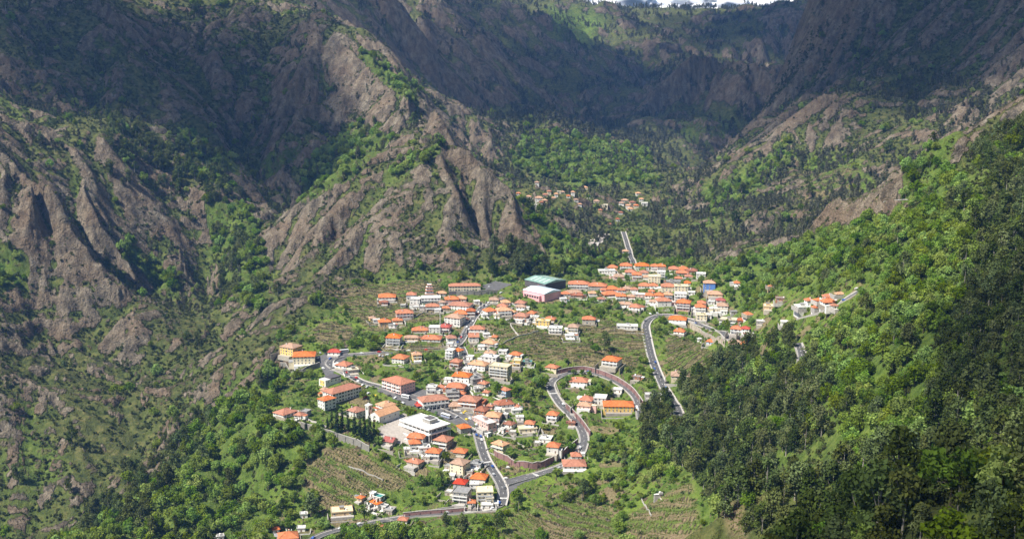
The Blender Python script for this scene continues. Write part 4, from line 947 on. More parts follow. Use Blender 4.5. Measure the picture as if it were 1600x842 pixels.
# tall narrow stacked house
p, sc = put(671, 448, 13); o = link('house', None, None, p, math.radians(5)); reg(o, p, 9, 8, 671, 448); tag(o, 'tall narrow white house with red bands stacked above its neighbours', 'house')
for k, (w_, d_, z0, z1) in enumerate(((10, 8, -5, 5.5), (8.4, 7, 5.503, 9.5), (7.6, 6.4, 9.503, 13), (5, 4.6, 13.003, 16))):
    m = MB(); m.box(-w_ / 2, w_ / 2, -d_ / 2, d_ / 2, z0, z1); link('wall', m.mesh('wall', ['white']), o)
    m = MB(); m.box(-w_ / 2 - .5, w_ / 2 + .5, -d_ / 2 - 1.1, -d_ / 2 - .003, z1 - .9, z1 - .5); m.box(-w_ / 2 - .4, w_ / 2 + .4, -d_ / 2 - .4, d_ / 2 + .4, z1 - .45, z1 - .1); link('tile_band', m.mesh('tile_band', ['o']), o)
    for x in (-w_ / 4, w_ / 4): link('window', WIN, o, (x, -d_ / 2, z1 - 2.9))
# lattice mast
p = hit(688, 523, Z)[0]; sc = F / math.hypot(p[1], H - p[2]); hm = 52 / sc
o = link('radio_mast', None, None, p, .4); tag(o, 'slim white lattice mast rising above the orange roofs', 'mast')
m = MB()
for i in range(3): t = i * 2.0944; m.cyl((.8 * math.cos(t), .8 * math.sin(t), -2), (.45 * math.cos(t), .45 * math.sin(t), hm), .09, .07, 5)
link('leg', m.mesh('leg', ['trim']), o)
m = MB(); nseg = 18
for k in range(nseg):
    for i in range(3):
        t0, t1 = i * 2.0944, (i + 1) * 2.0944; z0, z1 = hm * k / nseg, hm * (k + 1) / nseg; r0, r1 = .8 - .35 * k / nseg, .8 - .35 * (k + 1) / nseg
        m.cyl((r0 * math.cos(t0), r0 * math.sin(t0), z0), (r1 * math.cos(t1), r1 * math.sin(t1), z1), .05, .05, 4)
link('brace', m.mesh('brace', ['trim']), o)

# ------------------------------------------------------------------ labels that say which house it is
LAND = [('the church', 601, 641), ('the school', 530, 610), ('the pink block', 623, 592), ('the flat white hall', 664, 659), ('the restaurant', 677, 620), ('the road junction', 785, 758), ('the hairpin bend', 880, 600),
        ('the green-roofed hall', 852, 435), ('the pale-roofed hall', 846, 452), ('the long cream building', 726, 444), ('the lattice mast', 688, 500), ('the straight road', 1020, 560), ('the flat-roofed flats', 1138, 498), ('the blue house', 1108, 440),
        ('the parking circle', 515, 565), ('the tall cream block', 782, 570), ('the yellow house', 966, 628), ('the terraced field', 560, 745), ('the climbing lane', 1320, 468), ('the tall stacked house', 671, 448), ('the zebra crossing', 765, 721)]
ROOFW = {'ho': 'orange hip roof', 'hb': 'bright orange roof', 'hp': 'pale orange roof', 'hd': 'brown tiled roof', 'hr': 'red roof', 'fw': 'flat white roof', 'fg': 'flat grey roof', 'fc': 'flat cream roof', 'ft': 'flat teal roof', 'go': 'orange gable roof', 'gr': 'patched red roof'}
WALLW = {'stone': 'stone', 'sky': 'pale blue', 'rose': 'rose pink', 'metal': 'grey metal'}
STW = {1: 'low', 2: 'two-storey', 3: 'three-storey', 4: 'four-storey'}
ORD = ['', 'second ', 'third ', 'fourth ', 'fifth ', 'sixth ', 'seventh ', 'eighth ', 'ninth ', 'tenth ', 'eleventh ', 'twelfth ']
cnt = {}
def house_label(d, far_=False):
    desc = f"{STW[d['st']]} {WALLW.get(d['wall'], d['wall'])} house with {ROOFW[d['roof']]}"
    if far_: L_ = [('the far river bed', 930, 385), ('the red cliff edge', 820, 330), ('the stream bend', 1000, 300), ('the wooded spur', 900, 260)]
    else: L_ = LAND
    best = min((q for q in L_ if math.hypot(q[1] - d['u'], (q[2] - d['v']) * 2) > 9), key=lambda q: math.hypot(q[1] - d['u'], (q[2] - d['v']) * 2))
    du, dv = d['u'] - best[1], (d['v'] - best[2]) * 2.2
    rel = ('forest side of' if du > 0 else 'ravine side of') if abs(du) > abs(dv) else ('downhill of' if dv > 0 else 'uphill of')
    k = (desc, rel, best[0]); cnt[k] = cnt.get(k, 0) + 1
    r_ = f"{ORD[cnt[k] - 1]}{desc}{' far off' if far_ else ''}, {rel} {best[0]}"; return r_ if len(r_.replace('-', '').split()) <= 16 else r_.replace(' far off', '').replace('house with', 'house,')
order = sorted(range(len(HOUSES)), key=lambda i: math.hypot(HOUSES[i][0], HOUSES[i][1]))
for i in order:
    x, y, r_, root, d = HOUSES[i]
    if 'st' in d:
        far_ = NV <= i < NV + len(HAM.split('|'))
        tag(root, house_label(d, far_), 'house', 'far hamlet houses' if far_ else 'village houses')

# ------------------------------------------------------------------ roads, squares, walls
def ribbon(P, prof, closed=False):
    """sweep a cross-section [(offset, dz)] along a path with heights"""
    P = np.asarray(P); T = np.gradient(P[:, :2], axis=0); T /= np.linalg.norm(T, axis=1)[:, None] + 1e-9
    Nn = np.c_[-T[:, 1], T[:, 0]]
    m = MB(); k = len(prof)
    for i in range(len(P)):
        for o_, dz in prof: m.v.append((P[i, 0] + Nn[i, 0] * o_, P[i, 1] + Nn[i, 1] * o_, P[i, 2] + dz))
    for i in range(len(P) - 1):
        for j in range(k - 1 if not closed else k):
            a_, b_ = i * k + j, i * k + (j + 1) % k
            m.f.append((a_, b_, b_ + k, a_ + k)[::-1]); m.m.append(0)
    if closed:
        m.f.append(tuple(range(k))); m.m.append(0); m.f.append(tuple((len(P) - 1) * k + j for j in range(k))[::-1]); m.m.append(0)
    return m
RLAB = ['straight asphalt road with pale kerbs running downhill past the terraces', 'branch road climbing past the flat-roofed flats', 'hairpin road looping below the long red stone wall', 'village street from the junction past the square up to the halls',
        'narrow lane along the bottom of the village', 'far valley road seen beyond the top houses', 'lane climbing the slope beside the outlying white houses', 'short stretch of road between the trees', 'pale lane between garden walls', 'bend of mountain road high on the wooded slope']
for (P, wd), lab in zip(ROAD_P, RLAB):
    w = wd / 2
    ro = link('road', ribbon(P, [(-w, 0), (-w * .5, .03), (0, .05), (w * .5, .03), (w, 0)]).mesh('road', ['asphalt'])); tag(ro, lab, None, None, 'structure')
    for s_ in (-1, 1):
        e = sorted([(s_ * (w + .004)), s_ * (w + 0.95)])
        link('pavement', ribbon(P, [(e[0], -.6), (e[1], -.6), (e[1], .14), (e[0], .14)], True).mesh('pavement', ['kerb']), ro)
        e = sorted([s_ * (w + .96), s_ * (w + 1.22)])
        if wd > 4.5: link('parapet', ribbon(P, [(e[0], -1.2), (e[1], -1.2), (e[1], .75), (e[0], .75)], True).mesh('parapet', ['kerb']), ro)
    if wd > 5.5:
        m = MB(); s = 0
        for i in range(0, len(P) - 2, 3):
            q = ribbon(P[i:i + 2], [(-.09, .058), (.09, .058)]); k = len(m.v); m.v += q.v; m.f += [tuple(k + j for j in f) for f in q.f]; m.m += q.m
        for s_ in (-1, 1):
            q = ribbon(P, [(s_ * (w - .3) - .07, .02), (s_ * (w - .3) + .07, .02)]); k = len(m.v); m.v += q.v; m.f += [tuple(k + j for j in f) for f in q.f]; m.m += q.m
        link('lane_marking', m.mesh('lane_marking', ['paint']), ro)
def along(u, v):
    """nearest road centreline point and direction"""
    p = hit(u, v, Z)[0]; best = None
    for P, wd in ROAD_P:
        d = np.hypot(P[:, 0] - p[0], P[:, 1] - p[1]); i = int(d.argmin())
        if best is None or d[i] < best[0]:
            j = min(i + 1, len(P) - 1); i0 = max(i - 1, 0); best = (d[i], P[i], math.atan2(P[j, 1] - P[i0, 1], P[j, 0] - P[i0, 0]), wd)
    return p, best
for u, v, lab in ((760, 721, 'white zebra stripes across the village street'), (784, 777, 'white zebra stripes at the lower mouth of the junction'), (864, 614, 'white zebra stripes on the hairpin road'), (838, 741, 'white stop stripes on the lower road')):
    p, (d, c_, ang, wd) = along(u, v)
    o = link('zebra_crossing', None, None, (c_[0], c_[1], c_[2] + .075), ang); tag(o, lab, 'road marking', None, 'thing')
    for i in range(7):
        y = -wd / 2 + .6 + i * (wd - 1.2) / 6; m = MB(); m.box(-2.3, 2.3, y - .3, y + .3, -.012, 0); link('stripe', m.mesh('stripe', ['paint']), o)
for P, lab, mt in PAVED_P:
    x0, y0 = P.min(0); x1, y1 = P.max(0); st = 2.0
    xs, ys = np.arange(x0, x1 + st, st), np.arange(y0, y1 + st, st); XX, YY = np.meshgrid(xs, ys); zz = sample(Z, XX, YY) + .12
    m = MB(); m.v = [tuple(t) for t in np.stack([XX, YY, zz], -1).reshape(-1, 3)]; nx = len(xs)
    ins = poly_mask(XX[:-1, :-1] + st / 2, YY[:-1, :-1] + st / 2, P, .01) > .5
    for j, i in np.argwhere(ins): a_ = int(j * nx + i); m.f.append((a_, a_ + 1, a_ + nx + 1, a_ + nx)); m.m.append(0)
    tag(link('pavement', m.mesh('pavement', [mt])), lab, None, None, 'structure')
for P, hgt, mt, lab in WALL_P:
    zz = sample(Z, P[:, 0], P[:, 1]); Q = np.c_[P, zz]
    o = link('retaining_wall', None, None, tuple(Q[0])); tag(o, lab, 'wall')
    base = Q - Q[0]
    link('wall_face', ribbon(base, [(-.35, -3), (.45, -3), (.45, hgt), (.1, hgt)], True).mesh('wall_face', [mt]), o)
    link('coping', ribbon(base, [(-.1, hgt + .003), (.65, hgt + .003), (.65, hgt + .35), (-.1, hgt + .35)], True).mesh('coping', ['kerb']), o)
    T = np.gradient(P, axis=0); ml = None
    for i in range(1, len(P) - 1, 2):
        ang = math.atan2(T[i, 1], T[i, 0])
        if ml is None: mm = MB(); mm.box(-.22, .22, -.52, -.3, -3, hgt * .9); ml = mm.mesh('buttress', [mt])
        link('buttress', ml, o, tuple(base[i]), ang)
GW = [('pale garden wall running diagonally across the green plots', [(773,546),(790,535),(808,526),(841,518)], 1.6), ('curved white garden wall beside the long red roofs', [(795,502),(799,512),(804,519),(811,526)], 1.8),
      ('low white wall across the terraced field', [(544,729),(560,735),(580,742),(598,750)], 1.1), ('white wall of the terrace below the school', [(480,655),(495,662),(510,668)], 1.6), ('stone wall edging the garden above the street', [(640,498),(655,493),(662,488)], 1.5),
      ('wall along the edge of the grey plots by the yellow house', [(830,505),(850,515),(880,522)], 1.2), ('white wall along the drive of the first orange-roofed house', [(448,654),(470,662),(492,668)], 1.3), ('low wall between the bean plots near the forest', [(1000,775),(1010,792),(1018,806)], 1.2),
      ('pale wall behind the lowest gardens', [(650,800),(690,796),(720,792)], 1.4), ('white wall above the hairpin inner bank', [(868,598),(872,612),(884,632),(900,655)], 1.2), ('wall of the narrow steps below the cream house', [(805,690),(818,697),(828,705)], 1.2), ('wall by the outlying white houses', [(1245,500),(1280,492),(1300,486)], 1.6)]
for lab, pts, hh in GW:
    P = resample(pix_poly(pts, Z), 3.0); Q = np.c_[P, sample(Z, P[:, 0], P[:, 1])]
    o = link('garden_wall', ribbon(Q - Q[0], [(-.25, -1.5), (.25, -1.5), (.22, hh), (-.22, hh)], True).mesh('garden_wall', ['kerb']), None, tuple(Q[0])); tag(o, lab, 'wall')

# ------------------------------------------------------------------ stream bed far up the valley
P = resample(pix_poly([(905,384),(918,381),(930,377),(938,370),(945,366)], Z), 6); Q = np.c_[P, sample(Z, P[:, 0], P[:, 1]) + .8]
tag(link('river_bed', ribbon(Q, [(-9, 0), (0, .3), (9, 0)]).mesh('river_bed', ['paving'])), 'pale stony river bed far up the valley', None, None, 'structure')
P = resample(pix_poly([(932,398),(930,388),(934,380),(940,374)], Z), 6); Q = np.c_[P, sample(Z, P[:, 0], P[:, 1]) + 1.0]
tag(link('river_bed', ribbon(Q, [(-3, 0), (0, .2), (3, 0)]).mesh('river_bed', ['kerb'])), 'white strip of stream running down to the top houses', None, None, 'structure')

# ------------------------------------------------------------------ cars and coaches
def paint(name, col):
    m, nt, b = new_mat(name, 0.3); b.inputs['Base Color'].default_value = (*col, 1); b.inputs['Specular IOR Level'].default_value = 0.5; b.inputs['Coat Weight'].default_value = 0.3; return m
PAINT = {'white': paint('white_paint', (.75, .75, .74)), 'silver': paint('silver_paint', (.45, .46, .47)), 'black': paint('black_paint', (.025, .025, .03)), 'red': paint('red_paint', (.5, .03, .02)), 'yellow': paint('yellow_paint', (.75, .55, .04)), 'blue': paint('blue_paint', (.03, .10, .38)), 'grey': paint('grey_paint', (.13, .135, .14))}
def car_body(mat, L=4.2, Wd=1.75, Ht=1.45):
    m = MB(); prof = [(-L / 2, .35), (-L / 2, .72), (-L * .30, .86), (-L * .17, Ht), (L * .26, Ht), (L * .42, .92), (L / 2, .85), (L / 2, .35)]
    for s_ in (-1, 1):
        k = len(m.v); m.v += [(x, s_ * (Wd / 2 - (.14 if z > 1 else 0)), z) for x, z in prof]; f = tuple(range(k, k + 8)); m.f.append(f if s_ < 0 else f[::-1]); m.m.append(0)
    for i in range(8): j = (i + 1) % 8; m.f.append((i, 8 + i, 8 + j, j)); m.m.append(0)
    return m.mesh('body', [mat])
def glass_band(L=4.2, Wd=1.75, Ht=1.45):
    m = MB(); z0, z1 = .93, Ht - .08
    for s_ in (-1, 1):
        y0, y1 = s_ * (Wd / 2 - .02), s_ * (Wd / 2 - .125)
        m.quad([(-L * .26, y0, z0), (L * .38, y0, z0), (L * .27, y1, z1), (-L * .18, y1, z1)][::(1 if s_ < 0 else -1)])
    m.quad([(-L * .295, -.7, .9), (-L * .295, .7, .9), (-L * .185, .62, z1), (-L * .185, -.62, z1)][::-1]); m.quad([(L * .425, -.7, .95), (L * .425, .7, .95), (L * .275, .62, z1), (L * .275, -.62, z1)])
    return m.mesh('glazing', ['glass'])
def wheel_mesh(r=.32):
    m = MB(); m.cyl((0, -.11, 0), (0, .11, 0), r, r, 10, 0); m.cyl((0, -.125, 0), (0, .125, 0), r * .55, r * .55, 8, 1); return m.mesh('wheel', ['black', 'metal'])
WHEEL, GB = wheel_mesh(), glass_band(); BODY = {k: car_body(v) for k, v in PAINT.items()}
WL, WBIG = None, wheel_mesh(.48)
TM = MB(); TM.box(-.05, .03, -.17, .17, -.07, .07); LAMP = TM.mesh('headlight', ['trim'])
def car(x, y, z, ang, col, lab):
    o = link('car', None, None, (x, y, z), ang); tag(o, lab, 'car', 'cars in the village')
    link('body', BODY[col], o); link('glazing', GB, o)
    for sx in (-1.3, 1.3):
        for sy in (-.78, .78): link('wheel', WHEEL, o, (sx, sy, .32))
    for sy in (-.6, .6): link('headlight', LAMP, o, (-2.1, sy, .62))
CARS = """500 552 silver;509 553 black;497 560 white;498 570 yellow;505 576 white;545 590 silver;551 594 black;556 597 white;561 599 grey;567 602 white;574 605 silver;587 619 yellow;576 615 white;571 621 red;594 613 grey;609 619 black;629 630 white;653 630 red;648 634 grey;648 643 red;658 638 white;698 642 black;705 643 grey;722 645 yellow;727 644 yellow;730 656 yellow;670 641 silver;593 556 white;598 557 silver;605 555 white;612 553 grey;748 481 white;755 477 white;751 475 silver;717 535 blue;1008 502 black;1018 528 grey;1126 517 black;1138 521 grey;793 731 white;1016 491 white;1027 490 silver;640 547 white;664 547 red;733 515 white;726 523 grey;758 478 white;744 672 silver;762 727 grey;783 458 white;764 449 silver;790 748 white;880 632 white;1040 603 white;620 548 silver;632 549 black;690 632 white;683 636 blue;714 652 silver;640 625 black;618 622 white"""
ccount = {}
rc = random.Random(11)
for k_ in (0, 1, 2, 2, 3, 3, 3, 3, 3, 3, 4, 4, 6):
    for _ in range(4):
        pl = ROADS[k_][1]; i_ = rc.randrange(len(pl) - 1); t_ = rc.random(); CARS += f";{pl[i_][0] + (pl[i_ + 1][0] - pl[i_][0]) * t_:.0f} {pl[i_][1] + (pl[i_ + 1][1] - pl[i_][1]) * t_:.0f} {rc.choice(['white', 'white', 'silver', 'grey', 'black', 'red', 'blue'])}"
for t in CARS.split(';'):
    u, v, col = t.split(); u, v = float(u), float(v)
    p, (d, c_, ang, wd) = along(u, v)
    dx, dy = p[0] - c_[0], p[1] - c_[1]; lat = -math.sin(ang) * dx + math.cos(ang) * dy
    on = abs(lat) < wd / 2 + 1.5 and d < 12
    if on:
        lat = math.copysign(min(max(abs(lat), 1.7), wd / 2 - 1.0), lat); x, y, z = c_[0] - math.sin(ang) * lat, c_[1] + math.cos(ang) * lat, c_[2] + .06
    else: x, y = p[0], p[1]; z = float(sample(Z, x, y)) + .16; ang += random.choice((0, 1.3, 1.57))
    best = min(LAND, key=lambda q: math.hypot(q[1] - u, (q[2] - v) * 2)); du, dv = u - best[1], (v - best[2]) * 2.2
    rel = ('forest side of' if du > 0 else 'ravine side of') if abs(du) > abs(dv) else ('downhill of' if dv > 0 else 'uphill of')
    k = (col, rel, best[0]); ccount[k] = ccount.get(k, 0) + 1
    car(x, y, z, ang + (math.pi if random.random() < .5 else 0), col, f"{ORD[min(ccount[k], 12) - 1]}small {col} car {'on the road' if on else 'parked'}, {rel} {best[0]}")
def coach(u, v, col, lab, stripe, L=11.5):
    p, (d, c_, ang, wd) = along(u, v); o = link('coach', None, None, (p[0], p[1], float(sample(Z, p[0], p[1])) + .18), ang); tag(o, lab, 'coach')
    m = MB(); m.box(-L / 2, L / 2, -1.25, 1.25, .45, 3.2); m.box(-L / 2 + .3, L / 2 - .3, -1.1, 1.1, 3.203, 3.4); link('body', m.mesh('body', [PAINT[col]]), o)
    m = MB(); m.box(-L / 2 + .4, L / 2 - .6, -1.27, 1.27, 1.75, 2.75); m.box(-L / 2 - .02, -L / 2 + .1, -1.1, 1.1, 1.3, 2.8); link('glazing', m.mesh('glazing', ['glass']), o)
    m = MB(); m.box(-L / 2 + .2, L / 2 - .2, -1.28, 1.28, .8, 1.35); link('stripe', m.mesh('stripe', [PAINT[stripe]]), o)
    for sx in (-L * .32, L * .3):
        for sy in (-1.1, 1.1): link('wheel', WBIG, o, (sx, sy, .48))
coach(536, 551, 'white', 'white coach parked beside the small red-roofed kiosk', 'grey'); coach(697, 652, 'white', 'white and blue coach behind the flat white hall', 'blue'); coach(634, 622, 'white', 'white bus standing in front of the pink block', 'silver', 9); coach(748, 655, 'white', 'short white lorry on the street', 'white', 6)

# ------------------------------------------------------------------ plants
def leaf_mat(name, col, hue=0.02, trans=0.3):
    m = bpy.data.materials.new(name); m.use_nodes = True; nt = m.node_tree; nt.nodes.clear()
    out = N(nt, 'ShaderNodeOutputMaterial'); d = N(nt, 'ShaderNodeBsdfDiffuse'); t = N(nt, 'ShaderNodeBsdfTranslucent'); mx = N(nt, 'ShaderNodeMixShader'); mx.inputs[0].default_value = trans
    oi = N(nt, 'ShaderNodeObjectInfo'); at_ = N(nt, 'ShaderNodeAttribute', attribute_name='tone')
    hs = N(nt, 'ShaderNodeHueSaturation'); hs.inputs['Color'].default_value = (*col, 1)
    nt.links.new(math_n(nt, 'MULTIPLY_ADD', oi.outputs['Random'], 2 * hue, 0.5 - hue), hs.inputs['Hue'])
    w = N(nt, 'ShaderNodeTexWhiteNoise', noise_dimensions='1D'); nt.links.new(math_n(nt, 'MULTIPLY', oi.outputs['Random'], 91.7), w.inputs['W'])
    val = math_n(nt, 'MULTIPLY', math_n(nt, 'MULTIPLY_ADD', w.outputs['Value'], 0.8, 0.6), math_n(nt, 'MULTIPLY_ADD', at_.outputs['Fac'], 0.8, 0.6))
    nt.links.new(val, hs.inputs['Value'])
    nt.links.new(math_n(nt, 'MULTIPLY_ADD', w.outputs['Value'], -0.3, 1.1), hs.inputs['Saturation'])
    for s_ in (d, t): nt.links.new(hs.outputs[0], s_.inputs[0])
    nt.links.new(d.outputs[0], mx.inputs[1]); nt.links.new(t.outputs[0], mx.inputs[2]); nt.links.new(mx.outputs[0], out.inputs[0])
    return m
LEAF = {'broad': leaf_mat('chestnut_leaf', (0.175, 0.255, 0.028), 0.024, 0.4), 'euca': leaf_mat('eucalyptus_leaf', (0.092, 0.118, 0.030), 0.025, 0.25), 'grey': leaf_mat('grey_leaf', (0.092, 0.095, 0.052), 0.02, 0.15), 'bush': leaf_mat('scrub_leaf', (0.072, 0.088, 0.026), 0.03, 0.15),
        'gbush': leaf_mat('garden_leaf', (0.13, 0.205, 0.028), 0.035, 0.35), 'cyp': leaf_mat('cypress_leaf', (0.018, 0.034, 0.014), 0.01, 0.1), 'vine': leaf_mat('vine_leaf', (0.17, 0.21, 0.05), 0.03)}
BARK = plain('bark', (0.115, 0.085, 0.06), var=0.2, scale=2.0); PALEBARK = plain('pale_bark', (0.30, 0.27, 0.23), var=0.15, scale=2.0)

def crown(rng, blobs, nl, size, up=0.35, flat=1.0):
    """leaf-sized faces over a set of clumps -> verts, quads, tone"""
    V_, T_ = [], []
    for (cx_, cy_, cz_, r) in blobs:
        n_ = max(6, int(nl * r * r))
        d = rng.normal(size=(n_, 3)); d[:, 2] += up; d /= np.linalg.norm(d, axis=1)[:, None]
        c0 = np.array((cx_, cy_, cz_)) + d * r * rng.uniform(.55, 1.08, (n_, 1)) * np.array((1, 1, flat))
        nn = d + rng.normal(size=(n_, 3)) * .55; nn /= np.linalg.norm(nn, axis=1)[:, None]
        t = np.cross(nn, rng.normal(size=(n_, 3))); t /= np.linalg.norm(t, axis=1)[:, None]; b_ = np.cross(nn, t)
        s_ = size * rng.uniform(.6, 1.3, (n_, 1))
        q = np.stack([c0 - t * s_ - b_ * s_ * .45, c0 + t * s_ * .2 - b_ * s_ * .75, c0 + t * s_ + b_ * s_ * .35, c0 - t * s_ * .15 + b_ * s_ * .8], 1)
        V_.append(q.reshape(-1, 3)); T_.append(np.repeat(np.clip(rng.uniform() + rng.normal(size=n_) * .18, 0, 1), 4))
    V_ = np.concatenate(V_); return V_, np.arange(len(V_)).reshape(-1, 4), np.concatenate(T_)
def trunk_mb(rng, h_, r0, blobs, lean=.4, limbs=6):
    m = MB(); x, y = rng.normal(size=2) * lean; m.cyl((0, 0, -2), (x * .4, y * .4, h_ * .55), r0, r0 * .65, 6); m.cyl((x * .4, y * .4, h_ * .55), (x, y, h_), r0 * .65, r0 * .25, 5)
    for i in rng.permutation(len(blobs))[:limbs]:
        b_ = blobs[i]; z0 = min(h_ * rng.uniform(.35, .7), b_[2]); m.cyl((x * .4, y * .4, z0), b_[:3], r0 * .4, r0 * .12, 4)
    return m
def shape(kind, seed, lod):
    rng = np.random.default_rng(seed); bl = []
    if kind == 'broad':
        for i in range(15):
            t = rng.uniform(0, 6.28); rr = 3.3 * math.sqrt(rng.uniform(0, 1)); z = 3.0 + 4.6 * rng.uniform(0, 1) * (1 - (rr / 4.6) ** 2); bl.append((rr * math.cos(t), rr * math.sin(t), z, rng.uniform(1.2, 2.0)))
        return bl, (22, .42) if lod else (8, .62), (6.2, .26), 1.0
    if kind == 'euca':
        for i in range(15):
            f = i / 14; z = 4.2 + 8.3 * f; t = rng.uniform(0, 6.28); rr = (3.6 * math.sqrt(max(.02, 1 - (f * 1.55 - .55) ** 2))) * rng.uniform(.35, 1); bl.append((rr * math.cos(t), rr * math.sin(t), z, rng.uniform(1.25, 2.15)))
        return bl, (20, .42) if lod else (8, .62), (11.5, .25), 1.1
    if kind == 'grey':
        for i in range(11):
            f = i / 10; z = 3.6 + 7.5 * f; t = rng.uniform(0, 6.28); rr = (2.4 * (1 - f) + .5) * rng.uniform(.3, 1); bl.append((rr * math.cos(t), rr * math.sin(t), z, rng.uniform(1.0, 1.8)))
        return bl, (14, .45) if lod else (7, .7), (10.5, .2), 1.2
    if kind in ('bush', 'gbush'):
        for i in range(5): t = rng.uniform(0, 6.28); rr = rng.uniform(.2, 1.0); bl.append((rr * math.cos(t), rr * math.sin(t), rng.uniform(.5, 1.3), rng.uniform(.6, 1.0)))
        return bl, (30, .26) if lod else (16, .38), (.9, .07), 1.0
    if kind == 'cyp':
        for i in range(13): f = i / 12; bl.append((rng.normal() * .15, rng.normal() * .15, .8 + 9 * f, 1.25 * (1 - f) ** .7 + .18))
        return bl, (40, .26), (9, .2), 1.5
    if kind == 'pine':
        for i in range(11): t = rng.uniform(0, 6.28); rr = rng.uniform(.5, 4.2); bl.append((rr * math.cos(t), rr * math.sin(t), rng.uniform(9.5, 15), rng.uniform(1.1, 2.0)))
        return bl, (16, .42), (13.5, .3), .8
def mesh_from(name, V_, Q_, tone, mat):
    me = bpy.data.meshes.new(name); me.vertices.add(len(V_)); me.vertices.foreach_set('co', V_.astype(np.float32).ravel())
    me.loops.add(Q_.size); me.loops.foreach_set('vertex_index', Q_.astype(np.int32).ravel()); me.polygons.add(len(Q_)); me.polygons.foreach_set('loop_start', np.arange(0, Q_.size, 4, dtype=np.int32))
    me.update(calc_edges=True); a_ = me.attributes.new('tone', 'FLOAT', 'POINT'); a_.data.foreach_set('value', tone.astype(np.float32)); me.materials.append(mat); return me
PROTO = {}
NAMES = {'broad': 'chestnut_tree', 'euca': 'eucalyptus_tree', 'grey': 'pine_tree', 'bush': 'shrub', 'gbush': 'garden_shrub', 'cyp': 'cypress_tree', 'pine': 'umbrella_pine'}
def protos(kind):
    if kind not in PROTO:
        PROTO[kind] = []
        for k in range(5):
            bl, (nl, sz), (th, tr), up_ = shape(kind, 100 + k * 7, True); rng = np.random.default_rng(k)
            cm = mesh_from('crown', *crown(rng, bl, nl, sz), LEAF['euca' if kind == 'pine' else kind]); tm = trunk_mb(rng, th, tr, bl, limbs=3 if 'bush' in kind else 7).mesh('trunk', [PALEBARK if kind in ('euca', 'grey') else BARK]); PROTO[kind].append((cm, tm))
    return PROTO[kind]
def tree(kind, x, y, z, s, rz, label, group, cat='tree', var=None, sz=None):
    pr = protos(kind); cm, tm = pr[random.randrange(len(pr)) if var is None else var]
    o = link(NAMES[kind], None, None, (x, y, z), rz); o.scale = (s, s, sz or s); tag(o, label, cat, group)
    link('crown', cm, o); link('trunk', tm, o); return o

def scatter_group(nv):
    ng = bpy.data.node_groups.new('scatter', 'GeometryNodeTree'); ng.interface.new_socket('Geometry', in_out='INPUT', socket_type='NodeSocketGeometry'); ng.interface.new_socket('Geometry', in_out='OUTPUT', socket_type='NodeSocketGeometry')
    n = ng.nodes; gi, go = n.new('NodeGroupInput'), n.new('NodeGroupOutput')
    def attr(nm, ty): a_ = n.new('GeometryNodeInputNamedAttribute'); a_.data_type = ty; a_.inputs['Name'].default_value = nm; return a_.outputs['Attribute']
    var = attr('var', 'INT')
    def sepg(op, val):
        cmp_ = n.new('FunctionNodeCompare'); cmp_.data_type = 'INT'; cmp_.operation = op
        ia, ib = [s_ for s_ in cmp_.inputs if s_.type == 'INT'][:2]; ng.links.new(var, ia); ib.default_value = val
        sp = n.new('GeometryNodeSeparateGeometry'); sp.domain = 'POINT'; ng.links.new(gi.outputs[0], sp.inputs['Geometry']); ng.links.new(cmp_.outputs[0], sp.inputs['Selection']); return sp.outputs['Selection']
    g2 = n.new('GeometryNodeGeometryToInstance')
    for k in range(nv): ng.links.new(sepg('EQUAL', 100 + k), g2.inputs[0])
    ip = n.new('GeometryNodeInstanceOnPoints'); ng.links.new(sepg('LESS_THAN', 100), ip.inputs['Points']); ng.links.new(g2.outputs[0], ip.inputs['Instance']); ip.inputs['Pick Instance'].default_value = True
    ng.links.new(var, ip.inputs['Instance Index']); ng.links.new(attr('rot', 'FLOAT_VECTOR'), ip.inputs['Rotation']); ng.links.new(attr('scl', 'FLOAT_VECTOR'), ip.inputs['Scale'])
    ng.links.new(ip.outputs[0], go.inputs[0]); return ng
SG = scatter_group(4)
